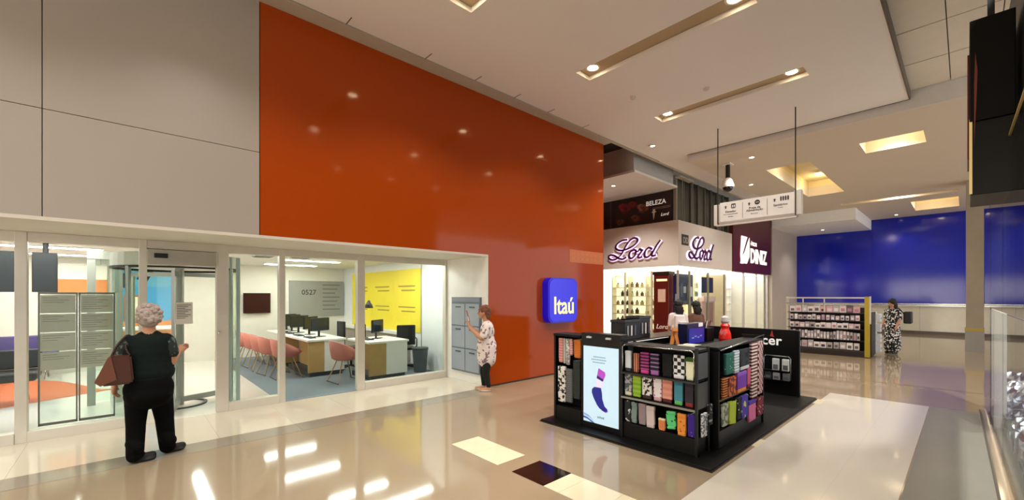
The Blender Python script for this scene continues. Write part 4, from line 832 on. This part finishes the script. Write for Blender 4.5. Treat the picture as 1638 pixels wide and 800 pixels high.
# unit D: black board with white lettering and framed pocket
ud = thing('brand_board', 'black board with white lettering at the far end of the kiosk', 'display board', (7.97, 2.4, zb))
box('board', (7.95, 1.84, zb), (8.02, 3.7, 1.09), M('#060607', .45, spec=.25), ud, .006); tube('end_post', (7.93, 1.82, zb), (7.93, 1.82, 1.08), .014, KF, ud); box('end_frame', (7.9, 1.80, zb), (7.96, 1.83, 1.08), KB, ud)
text('lettering', 'nicer', (7.947, 2.52, .83), FX, .22, M('#f2f2f0', .4, emit=.1), ud, .004, .004, sx=.98, space=1.05)
prism('red_spark', [(-.03, 0), (0, .1), (.02, .01), (.04, -.01)], (7.949, 2.2, .97), (0, -1, 0), (0, 0, 1), .004, M('#a8372c', .4), ud)
path('pocket_frame', [(7.94, 2.32, .62), (7.94, 2.32, .29), (7.94, 2.28, .25), (7.94, 1.96, .25), (7.94, 1.93, .28), (7.94, 1.93, .62), (7.94, 1.96, .65), (7.94, 2.29, .65), (7.94, 2.32, .62)], .008, M('#8a9690', .3, .6), ud)
box('pocket_shelf', (7.86, 1.95, .41), (7.95, 2.3, .42), KP, ud); box('pocket_floor', (7.86, 1.95, .255), (7.95, 2.3, .265), KP, ud)
for k, (y, z, c, l) in enumerate(((2.13, .42, '#b9bcbe', 'upper middle'), (1.99, .42, '#d2d2d0', 'upper right'), (2.12, .265, '#9a9c9e', 'lower middle'), (1.98, .265, '#6f7276', 'lower right'), (2.24, .265, '#33363a', 'lower left'))):
    t = thing('boxed_gadget', '%s small packaged gadget in the framed pocket of black board' % l, 'package', (7.9, y, z), 'packages in the pocket'); h = .19 if z > .4 else .12
    box('blister', (7.88, y - .05, z), (7.93, y + .05, z + h), M(c, .35), t, .006); box('print_panel', (7.876, y - .035, z + .02), (7.88, y + .035, z + h * .5), M('#5a5d60', .5), t)
# counters inside the kiosk
kc = thing('kiosk_counter', 'black counter along the bank side of the sock kiosk', 'counter', (6.2, 3.5, zb)); box('cabinet', (4.5, 3.38, zb), (7.9, 3.74, .95), KB, kc, .008); box('counter_top', (4.46, 3.34, .95), (7.92, 3.77, .985), M('#1e1614', .3), kc, .006); box('painted_reflection', (4.5, 3.335, .96), (6.6, 3.34, .97), M('#d8d3cc', .4, emit=.2), kc)  # pale line along the counter edge paints light reflections
for k, (x0, x1, y0, h, c, l) in enumerate(((5.42, 5.86, 3.42, .3, '#15171c', 'wide black crate on the kiosk counter'), (5.9, 6.24, 3.46, .34, '#1d1a1a', 'tall black box on the kiosk counter near the red column'))):
    t = thing('counter_box', l, 'box', ((x0 + x1) / 2, y0 + .1, .985)); box('shell', (x0, y0, .985), (x1, y0 + .24, .985 + h), M(c, .4), t, .01); box('lid', (x0 - .008, y0 - .008, .985 + h - .04), (x1 + .008, y0 + .248, .985 + h), M('#2a2a2e', .4), t, .006)
    for i in range(3): box('tag', (x0 + .06 + i * .1, y0 - .01, 1.05), (x0 + .1 + i * .1, y0 - .004, 1.05 + h * .5), M(['#8c8c90', '#c5c0bb', '#5a5560'][i], .5), t)
bsx = thing('blue_display_box', 'dark blue display box with pale print on the low kiosk counter', 'box', (6.84, 3.06, .87)); box('shell', (6.52, 2.98, .87), (7.16, 3.14, 1.2), M('#12123a', .3), bsx, .01); box('front_panel', (6.56, 2.972, .88), (7.12, 2.98, 1.12), M('#232a8c', .25, emit=.15), bsx); box('white_tag', (6.92, 2.975, 1.14), (7.08, 2.98, 1.2), M('#e6e6ea', .4), bsx)
for i in range(4): box('print_mark', (6.66 + i * .1, 2.97, .96 + .02 * (i % 2)), (6.73 + i * .1, 2.972, .98 + .02 * (i % 2)), M('#8a94e0', .4), bsx)
rc = thing('return_counter', 'low black counter inside the kiosk in front of the lettered board', 'counter', (7.5, 3.0, zb)); box('cabinet', (6.5, 2.62, zb), (7.9, 3.3, .84), KB, rc, .008); box('counter_top', (6.46, 2.6, .84), (7.92, 3.32, .87), KP, rc, .006)
bo = thing('black_caddy', 'black open caddy with pens between the blue box and red bottle', 'caddy', (7.3, 3.0, .87)); box('caddy_body', (7.2, 2.95, .87), (7.48, 3.1, 1.1), M('#08080a', .5, spec=.25), bo, .008)
for k in range(4): tube('pen', (7.24 + .06 * k, 3.02, 1.08), (7.25 + .07 * k, 3.0, 1.2 + .02 * (k % 2)), .008, M(['#2a2a30', '#d8d4d0', '#8a2a30', '#3a3a44'][k], .4), bo, 8)
rb = thing('red_bottle', 'bright red bottle with pale round cap on the low kiosk counter', 'bottle', (7.5, 2.78, .87)); lathe('body', [(.085, 0), (.1, .05), (.09, .14), (.06, .22), (.075, .27), (.05, .31)], (7.5, 2.78, .87), M('#d0241c', .3), rb); lathe('cap', [(.05, .31), (.07, .34), (.065, .41), (.02, .44)], (7.5, 2.78, .87), M('#b9b2ae', .35), rb); box('face_panel', (7.41, 2.74, .98), (7.425, 2.82, 1.06), M('#e8716a', .4), rb)
for k in range(5):
    t = thing('flat_package', '%s flat pale package lying on the kiosk inner tray' % ('first', 'second', 'third', 'fourth', 'fifth')[k], 'package', (4.75 + .16 * k, 2.3, 1.0), 'flat packages on the tray'); box('sleeve', (4.69 + .16 * k, 2.12, 1.0), (4.8 + .16 * k, 2.5, 1.02), M(['#d9d8c4', '#c4c9b0', '#e6e4d8', '#b9bda6', '#d2d0bd'][k], .5), t, .004); box('print_stripe', (4.72 + .16 * k, 2.14, 1.02), (4.74 + .16 * k, 2.48, 1.022), M('#6a6a58', .5), t)
it = thing('inner_tray', 'black tray table inside the sock kiosk', 'table', (5.1, 2.3, zb)); box('tray_top', (4.62, 2.05, .97), (5.6, 2.58, 1.0), KB, it, .005)
for x in (4.66, 5.56):
    for y in (2.09, 2.54): box('leg', (x - .015, y - .015, zb), (x + .015, y + .015, .97), KF, it)
os_ = thing('orange_tie', 'orange two-tailed strap hanging behind the shelf of socks', 'strap', (5.4, 2.62, .9))
prism('strap_tail', [(0, .2), (.05, .2), (.02, 0), (-.03, 0)], (5.36, 2.66, 1.0), (.68, -.73, 0), (0, 0, 1), .012, M('#d98a45', .7), os_); prism('strap_tail', [(.01, .2), (.05, .2), (.09, 0), (.05, 0)], (5.35, 2.65, 1.0), (.68, -.73, 0), (0, 0, 1), .012, M('#c9793a', .7), os_); prism('knot', [(-.01, .18), (.06, .18), (.055, .22), (0, .22)], (5.34, 2.64, 1.0), (.68, -.73, 0), (0, 0, 1), .03, M('#d08040', .7), os_)
box('stand_rod', (5.4, 2.645, .028), (5.41, 2.655, 1.2), KF, os_)
# ================================================================== FAR ACCESSORY KIOSK
fk = thing('accessory_kiosk', 'dark accessory kiosk with gold end post in the distance', 'kiosk', (14.7, 2.7, 0))
FB = M('#2a211f', .5)
box('base', (14.4, 1.75, 0), (15.3, 3.62, .16), FB, fk, .01); box('back_board', (14.78, 1.78, .16), (14.84, 3.6, 1.32), FB, fk)
for z in (.16, .42, .72, .95, 1.16): box('shelf', (14.42, 1.8, z), (14.8, 3.6, z + .02), M('#1f1a1c', .4), fk)
box('gold_post', (14.38, 1.72, .02), (14.52, 1.82, 1.62), M('#b8a238', .35, .3), fk); box('white_post', (14.38, 1.70, 0.9), (14.5, 1.72, 1.63), M('#d9d6cc', .4), fk)
box('rear_post', (14.42, 3.56, .1), (14.5, 3.62, 1.62), M('#c9c3b0', .4), fk)
for y0, y1 in ((1.72, 3.62),): box('top_rail', (14.4, y0, 1.57), (14.46, y1, 1.61), M('#cfcbc2', .35, .3), fk); box('top_rail', (14.4, y0, 1.42), (14.44, y1, 1.45), M('#9d9a96', .35, .3), fk)
for y in (2.7, 3.2): tube('rail_post', (14.43, y, 1.18), (14.43, y, 1.6), .015, M('#d9d6cc', .35), fk)
box('end_cabinet', (14.56, 1.7, .03), (15.3, 1.76, 1.2), M('#17181a', .4), fk); box('white_rack', (15.34, 1.7, .05), (15.62, 2.2, 1.2), M('#dcdcda', .5), fk)
rows = [(.18, .2, .13, 11, ['#e9e0db', '#c0b6b2', '#77706f', '#f3ece6'], 'bottom'), (.44, .24, .06, 22, ['#ddd6d8', '#efeaea', '#b0a8ac', '#c9c0c4'], 'second'),
        (.74, .17, .12, 13, ['#efe3e6', '#dcc6cc', '#f6f0f0', '#b5abb0'], 'third'), (.97, .15, .09, 15, ['#eae6ee', '#d2c2cc', '#f6f3f7', '#bbaec2'], 'fourth'), (1.18, .2, .15, 11, ['#ece4e4', '#e8b9c4', '#c9c4c8', '#6b6a74'], 'top')]
for z, h, w, n, cs, nm_ in rows:
    for k in range(n):
        y = 1.92 + (k + .5) * 1.62 / n
        hh = h * random.uniform(.8, 1.05); ww = min(w * random.uniform(.85, 1.1), 1.6 / n)
        t = thing('accessory_pack', 'packaged accessory, place %s from the right on the %s shelf of distant kiosk' % (ORD[k], nm_), 'package', (14.47, y, z), 'packages on the %s shelf of distant kiosk' % nm_)
        box('pack', (14.45, y - ww / 2, z), (14.5, y + ww / 2, z + hh), M(random.choice(cs), .4), t, .005); box('pack_window', (14.446, y - ww * .3, z + hh * .2), (14.45, y + ww * .3, z + hh * .6), M(random.choice(['#6a6468', '#efe9e6', '#403a40', '#c8889a']), .4), t)
for k in range(4):
    t = thing('white_carton', '%s white carton on the rack beside the patterned dress' % ('lowest', 'second', 'third', 'highest')[k], 'box', (15.48, 1.66, .08 + .28 * k), 'cartons on the white rack'); z = .08 + .28 * k
    box('carton', (15.36, 1.6, z), (15.6, 1.7, z + .22), M('#e4e6ea', .4), t, .006); box('label_band', (15.38, 1.595, z + .08), (15.58, 1.6, z + .12), M('#9aa0aa', .5), t)
# ================================================================== PEOPLE
SKIN = M('#c08c6c', .55, vary=.05); SKIN2 = M('#b98468', .55)
def person(name, label, loc, rz, prims, mats, vox=.009, extra=None):
    """one continuous body from rounded volumes fused by a voxel remesh; faces coloured by the nearest volume"""
    bm = bmesh.new()
    for p in prims:
        if p[0] == 'c':
            _, a, b, ra, rb_, tg = p; btube(bm, a, b, ra, rb_, 14); bell(bm, a, (ra,) * 3, 14, 10); bell(bm, b, (rb_,) * 3, 14, 10)
        else:
            _, c, r, tg = p; bell(bm, c, r, 22, 16)
    me = bpy.data.meshes.new(name + '_raw'); bm.to_mesh(me); bm.free()
    raw = bpy.data.objects.new(name + '_raw', me); C.objects.link(raw)
    md = raw.modifiers.new('r', 'REMESH'); md.mode = 'VOXEL'; md.voxel_size = vox
    sm = raw.modifiers.new('s', 'SMOOTH'); sm.factor = .5; sm.iterations = 5
    bpy.context.view_layer.update()
    m2 = bpy.data.meshes.new_from_object(raw.evaluated_get(bpy.context.evaluated_depsgraph_get())); bpy.data.objects.remove(raw)
    n = len(m2.polygons); cen = np.empty(n * 3); m2.polygons.foreach_get('center', cen); cen = cen.reshape(-1, 3)
    tags = list(mats); best = np.full(n, 1e9); idx = np.zeros(n, int)
    for p in prims:
        if p[0] == 'c':
            a = np.array(p[1], float); b = np.array(p[2], float); d = b - a; tt = np.clip(((cen - a) @ d) / (d @ d), 0, 1)
            ds_ = np.linalg.norm(cen - a - tt[:, None] * d, axis=1) - (p[3] + (p[4] - p[3]) * tt); tg = p[5]
        else:
            r = np.array(p[2], float); q = np.linalg.norm((cen - np.array(p[1])) / r, axis=1); ds_ = (q - 1) * r.min(); tg = p[3]
        w = ds_ < best; best[w] = ds_[w]; idx[w] = tags.index(tg)
    m2.materials.clear()
    for tg in tags: m2.materials.append(mats[tg])
    m2.polygons.foreach_set('material_index', idx.astype(np.int32)); m2.polygons.foreach_set('use_smooth', np.ones(n, bool)); m2.name = name
    o = bpy.data.objects.new(name, m2); C.objects.link(o); WM[o.name] = Matrix.Identity(4)
    tag(o, label, 'person')
    if extra: extra(o)
    o.location = loc; o.rotation_euler = (0, 0, R(rz)); return o
def hand(w, d, up, side, tg='skin', s=1., curl=.5):
    """palm and five bent fingers at wrist w, pointing along d; side is the thumb side"""
    w = Vector(w); d = Vector(d).normalized(); side = Vector(side); side = (side - d * side.dot(d)).normalized(); nrm = d.cross(side).normalized(); out = []
    pc_ = w + d * .045 * s
    out.append(('c', tuple(w), tuple(w + d * .075 * s), .022 * s, .026 * s, tg)); out.append(('c', tuple(w + d * .03 * s - side * .018 * s), tuple(w + d * .08 * s - side * .026 * s), .016 * s, .015 * s, tg)); out.append(('c', tuple(w + d * .03 * s + side * .012 * s), tuple(w + d * .08 * s + side * .026 * s), .017 * s, .015 * s, tg))
    for k, (off, ln) in enumerate(((.03, .062), (.011, .072), (-.009, .066), (-.028, .052))):
        b = w + d * .085 * s + side * off * s; m = b + (d + nrm * curl * .5).normalized() * ln * .5 * s; e = m + (d + nrm * curl * 1.8).normalized() * ln * .5 * s
        out += [('c', tuple(b), tuple(m), .009 * s, .0085 * s, tg), ('c', tuple(m), tuple(e), .0085 * s, .0075 * s, tg)]
    b = w + d * .03 * s + side * .028 * s; m = b + (side * .8 + d * .7).normalized() * .035 * s; e = m + (d + side * .2 + nrm * .5).normalized() * .03 * s
    out += [('c', tuple(b), tuple(m), .0105 * s, .0095 * s, tg), ('c', tuple(m), tuple(e), .0095 * s, .008 * s, tg)]
    return out
def head(c, s=1., tg='skin', yaw=0.):
    c = Vector(c); q = Matrix.Rotation(R(yaw), 3, 'Z'); f = lambda v: tuple(c + q @ (Vector(v) * s))
    return [('e', f((0, 0, .02)), (.076 * s, .092 * s, .1 * s), tg), ('e', f((0, .03, -.045)), (.058 * s, .062 * s, .066 * s), tg), ('c', f((0, .085, .01)), f((0, .105, -.025)), .01 * s, .015 * s, tg),
            ('e', f((.078, -.005, -.01)), (.012 * s, .02 * s, .03 * s), tg), ('e', f((-.078, -.005, -.01)), (.012 * s, .02 * s, .03 * s), tg), ('c', f((-.022, .08, -.058)), f((.022, .08, -.058)), .009 * s, .009 * s, 'lip'), ('c', f((0, .07, -.09)), f((0, .06, -.1)), .02 * s, .018 * s, tg)]
def eyes(o, c, s=1., yaw=0.):
    c = Vector(c); q = Matrix.Rotation(R(yaw), 3, 'Z')
    for sx in (-1, 1):
        bm = bmesh.new(); bell(bm, c + q @ (Vector((sx * .03, .084, .012)) * s), (.012 * s, .008 * s, .008 * s), 8, 6); mk('eye', bm, M('#2a1f1a', .3), o, True)
def hair(o, c, blobs, mat, bump=0., n=0):
    bm = bmesh.new()
    for p, r in blobs: bell(bm, Vector(c) + Vector(p), r, 24, 16)
    rng = random.Random(3)
    for i in range(n):
        p, r = blobs[i % len(blobs)]; u = rng.random() * 6.28; v = rng.uniform(-.3, 1); k = math.sqrt(1 - min(v * v, 1))
        d = Vector((k * math.cos(u) * r[0], k * math.sin(u) * r[1], v * r[2])); bell(bm, Vector(c) + Vector(p) + d * .97, (bump * rng.uniform(.7, 1.3),) * 3, 8, 6)
    h = mk('hair', bm, mat, o, True); return h
# woman in black seen from behind
HC = (0.0, .02, 1.43)
P1 = head(HC, 1.02, yaw=-20) + [('c', (0, 0, 1.36), (0, -.01, 1.22), .05, .06, 'skin'), ('c', (-.13, -.01, 1.2), (.13, -.01, 1.21), .06, .06, 'shirt'), ('c', (-.05, -.01, 1.235), (.05, -.01, 1.24), .058, .058, 'shirt'),
      ('e', (0, 0, 1.14), (.185, .12, .15), 'shirt'), ('e', (0, .005, 1.08), (.19, .13, .18), 'shirt'), ('e', (0, .015, 1.0), (.195, .14, .2), 'shirt'), ('e', (0, .02, .93), (.2, .15, .2), 'shirt'), ('e', (0, .02, .88), (.207, .155, .14), 'shirt'), ('e', (0, 0, .72), (.2, .15, .18), 'pants'), ('e', (0, -.02, .66), (.195, .15, .14), 'pants'),
      ('c', (-.09, 0, .64), (-.1, .015, .4), .1, .082, 'pants'), ('c', (-.1, .015, .4), (-.105, -.02, .075), .08, .07, 'pants'), ('c', (.09, .02, .64), (.115, .09, .4), .1, .083, 'pants'), ('c', (.115, .09, .4), (.14, .12, .075), .081, .07, 'pants'),
      ('c', (-.03, -.02, .6), (.03, 0, .6), .09, .09, 'pants'), ('c', (-.12, -.03, .2), (-.09, -.06, .16), .062, .06, 'pants'), ('c', (.13, .07, .2), (.16, .05, .15), .062, .06, 'pants'),
      ('c', (-.09, -.03, .045), (.02, .03, .04), .044, .038, 'shoe'), ('c', (.15, .12, .045), (.26, .18, .04), .044, .038, 'shoe'), ('e', (-.03, .0, .02), (.09, .055, .022), 'shoe'), ('e', (.2, .155, .02), (.09, .055, .022), 'shoe'),
      ('c', (-.17, -.01, 1.18), (-.215, -.02, 1.06), .056, .058, 'sleeve'), ('c', (-.215, -.02, 1.06), (-.24, -.01, .96), .042, .04, 'skin'), ('c', (-.24, -.01, .96), (-.255, .04, .8), .04, .028, 'skin'),
      ('c', (.155, -.01, 1.19), (.18, -.02, 1.07), .056, .058, 'sleeve'), ('c', (.18, -.02, 1.07), (.175, .0, .97), .043, .042, 'skin'), ('c', (.175, .0, .97), (.225, .1, 1.04), .041, .027, 'skin')] \
     + hand((-.255, .04, .79), (-.05, .15, -1), 0, (.3, 1, .2), curl=.9) + hand((.228, .105, 1.045), (.5, .7, .55), 0, (-.2, .2, 1), curl=1.6, s=.92)
def ex1(o):
    hair(o, HC, [((0, -.015, .03), (.095, .105, .105)), ((0, -.05, -.02), (.085, .07, .08))], M('#a89a92', .9, vary=.35, scale=60, bump=.6), .022, 150); eyes(o, HC, 1.02, -20)
person('person', 'grey-haired woman in black seen from behind at the bank door', (.175, 5.56, 0), -4, P1, dict(skin=SKIN, shirt=M('#0d1716', .85, spec=.2), sleeve=PAT('blotch', '#16201f', '#5b6664', 34, thr=.6), pants=M('#040405', .9, spec=.15), shoe=M('#0b0a0b', .6), lip=M('#a8655a', .5)), .0085, ex1)
hb = thing('handbag', 'brown leather handbag hanging on the arm of the woman in black', 'bag', (-.1, 5.45, .8))
bm = bmesh.new(); bprism(bm, [(-.12, .02), (-.1, 0), (.1, 0), (.12, .03), (.1, .27), (-.05, .28)], (-.06, 5.48, .81), (1, 0, 0), (0, 0, 1), .09); bmesh.ops.bevel(bm, geom=bm.edges[:], offset=.014, segments=2, affect='EDGES'); mk('pouch', bm, M('#4a2214', .45, vary=.15), hb)
bm = bmesh.new(); bprism(bm, [(-.15, .04), (-.11, .0), (-.0, .05), (-.04, .27), (-.06, .26)], (-.06, 5.388, .815), (1, 0, 0), (0, 0, 1), .012); mk('side_gusset', bm, M('#6e3f2a', .5), hb)
path('strap', [Vector(p) for p in crom([(-.1, 5.46, 1.07), (-.06, 5.47, 1.17), (.0, 5.52, 1.255), (.03, 5.57, 1.25), (.0, 5.5, 1.16), (.03, 5.46, 1.07)])], .01, M('#2a1812', .5), hb)
# woman in a floral tunic by the lockers
H2 = (0, .06, 1.36)
P2 = head(H2, .98) + [('c', (0, .04, 1.28), (0, 0, 1.16), .048, .055, 'skin'), ('c', (-.13, 0, 1.13), (.13, 0, 1.13), .06, .06, 'tunic'), ('e', (0, 0, 1.03), (.175, .125, .19), 'tunic'), ('e', (0, .02, .86), (.18, .15, .22), 'tunic'), ('c', (0, .01, .78), (0, .01, .56), .175, .165, 'tunic'), 
      ('c', (-.08, 0, .58), (-.075, .02, .32), .085, .062, 'legging'), ('c', (-.075, .02, .32), (-.07, -.02, .1), .062, .042, 'legging'), ('c', (.08, .03, .58), (.08, .07, .32), .085, .062, 'legging'), ('c', (.08, .07, .32), (.075, .06, .1), .062, .042, 'legging'),
      ('c', (-.07, -.02, .1), (-.07, -.01, .05), .036, .034, 'skin'), ('c', (-.07, -.03, .04), (-.07, .11, .03), .034, .03, 'skin'), ('c', (.075, .06, .1), (.075, .07, .05), .036, .034, 'skin'), ('c', (.075, .05, .04), (.075, .19, .03), .034, .03, 'skin'), ('e', (-.07, .04, .014), (.045, .11, .014), 'sandal'), ('e', (.075, .12, .014), (.045, .11, .014), 'sandal'),
      ('c', (-.16, 0, 1.12), (-.2, .05, .98), .066, .068, 'tunic'), ('c', (-.2, .05, .98), (-.2, .1, .93), .046, .044, 'skin'), ('c', (-.2, .1, .93), (-.08, .3, 1.1), .044, .028, 'skin'), ('c', (.16, 0, 1.12), (.2, .05, .98), .066, .068, 'tunic'), ('c', (.2, .05, .98), (.2, .1, .93), .046, .044, 'skin'), ('c', (.2, .1, .93), (.08, .3, 1.1), .044, .028, 'skin')] \
     + hand((-.08, .3, 1.1), (.35, .4, 1), 0, (1, 0, .0), curl=.7) + hand((.08, .3, 1.1), (-.35, .4, 1), 0, (-1, 0, .0), curl=-.7)
def ex2(o): hair(o, H2, [((0, -.02, .035), (.09, .1, .095)), ((0, -.075, -.04), (.075, .05, .1))], M('#7a4a36', .8, vary=.2, scale=40), .015, 60); eyes(o, H2, .98)
person('person', 'woman in a pale floral tunic and black leggings facing the lockers', (4.62, 5.64, 0), 50, P2, dict(skin=SKIN, tunic=PAT('blotch', '#e9dcd8', '#8a6f74', 16, thr=.6), legging=M('#0b0b0d', .8), sandal=M('#e3cfc0', .6), lip=M('#a8655a', .5)), .0095, ex2)
ph = thing('phone', 'orange and white phone case held up by the woman in the floral tunic', 'phone', (4.4, 5.85, 1.18)); q = Matrix.Rotation(R(50), 3, 'Z') @ Matrix.Rotation(R(-15), 3, 'X')
box('case', (4.315, 5.845, 1.19), (4.415, 5.86, 1.4), M('#b0583a', .5), ph, .004, q); box('card', (4.325, 5.832, 1.21), (4.405, 5.842, 1.29), M('#f0ece4', .6), ph, 0, q)
# two shoppers beyond the kiosk
def walker(label, loc, rz, h, top, bottom, hairm, hblobs, skirt=False, arms=True, bumpn=0):
    s = h / 1.6; hc = (0, .01, 1.48 * s); v = lambda x, y, z: (x * s, y * s, z * s)
    P = head(hc, s) + [('c', v(0, 0, 1.38), v(0, 0, 1.28), .05 * s, .055 * s, 'skin'), ('c', v(-.14, 0, 1.25), v(.14, 0, 1.25), .055 * s, .055 * s, 'top'), ('e', v(0, 0, 1.12), (.17 * s, .12 * s, .2 * s), 'top'), ('e', v(0, 0, .95), (.17 * s, .13 * s, .18 * s), 'top'), ('e', v(0, 0, .82), (.185 * s, .14 * s, .15 * s), 'bottom')]
    if skirt: P += [('c', v(0, 0, .8), v(0, 0, .22), .17 * s, .2 * s, 'bottom')]
    for sx in (-1, 1):
        P += [('c', v(sx * .09, 0, .78), v(sx * .085, .02, .45), .09 * s, .062 * s, 'bottom'), ('c', v(sx * .085, .02, .45), v(sx * .08, 0, .09), .062 * s, .045 * s, 'bottom'), ('c', v(sx * .08, -.03, .04), v(sx * .085, .12, .035), .04 * s, .035 * s, 'shoe'),
              ('c', v(sx * .17, 0, 1.23), v(sx * .2, -.01, 1.02), .05 * s, .045 * s, 'top'), ('c', v(sx * .2, -.01, 1.02), v(sx * .19, .1, .82), .04 * s, .027 * s, 'skin')] + hand(v(sx * .19, .1, .82), (0, .3, -1), 0, (-sx * .3, 1, 0), s=s)
    def ex(o): hair(o, hc, [(tuple(a * s for a in p), tuple(a * s for a in r)) for p, r in hblobs], hairm, .018, bumpn); eyes(o, hc, s)
    return person('person', label, loc, rz, P, dict(skin=SKIN2, top=top, bottom=bottom, shoe=M('#1a1718', .6), lip=M('#a8655a', .5)), .012, ex)
LONG = [((0, -.01, .03), (.1, .11, .1)), ((0, -.06, -.1), (.1, .07, .13)), ((.05, -.05, -.14), (.06, .06, .1))]
walker('dark-haired shopper in a white top seen from behind beyond the kiosk', (9.2, 4.42, 0), -45, 1.55, M('#e6dad6', .8), M('#3a3f55', .8), M('#120d0c', .7), LONG, bumpn=40)
walker('dark-haired shopper in a brown top standing beside the red column', (9.92, 4.33, 0), -30, 1.52, M('#6b4a3c', .8), M('#26242a', .8), M('#15100e', .7), LONG, bumpn=40)
walker('shopper in a black and white patterned dress at the distant kiosk', (16.05, 1.42, 0), 60, 1.56, PAT('blotch', '#0c0c0e', '#e6e4e2', 24, thr=.58), PAT('blotch', '#0b0b0d', '#eae8e6', 22, thr=.56), M('#0e0c0d', .7), LONG, skirt=True, bumpn=30)
sb = thing('shoulder_bag', 'dark shoulder bag carried by the shopper in patterned dress', 'bag', (16.25, 1.2, .75))
box('pouch', (16.12, 1.02, .86), (16.46, 1.2, 1.2), M('#1a1a18', .5), sb, .03); path('strap', crom([(16.14, 1.18, 1.12), (16.12, 1.28, 1.28), (16.14, 1.36, 1.3), (16.24, 1.3, 1.26), (16.34, 1.18, 1.12)]), .012, M('#141312', .5), sb)
bk2 = thing('backpack', 'white backpack worn by the shopper in the white top', 'bag', (9.1, 4.25, 1.0)); q = Matrix.Rotation(R(-45), 3, 'Z')
box('sack', (8.97, 4.27, .92), (9.19, 4.39, 1.22), M('#ece2e2', .7), bk2, .03, q); box('pocket', (8.96, 4.2, .95), (9.12, 4.28, 1.08), M('#d8cccc', .7), bk2, .01, q)
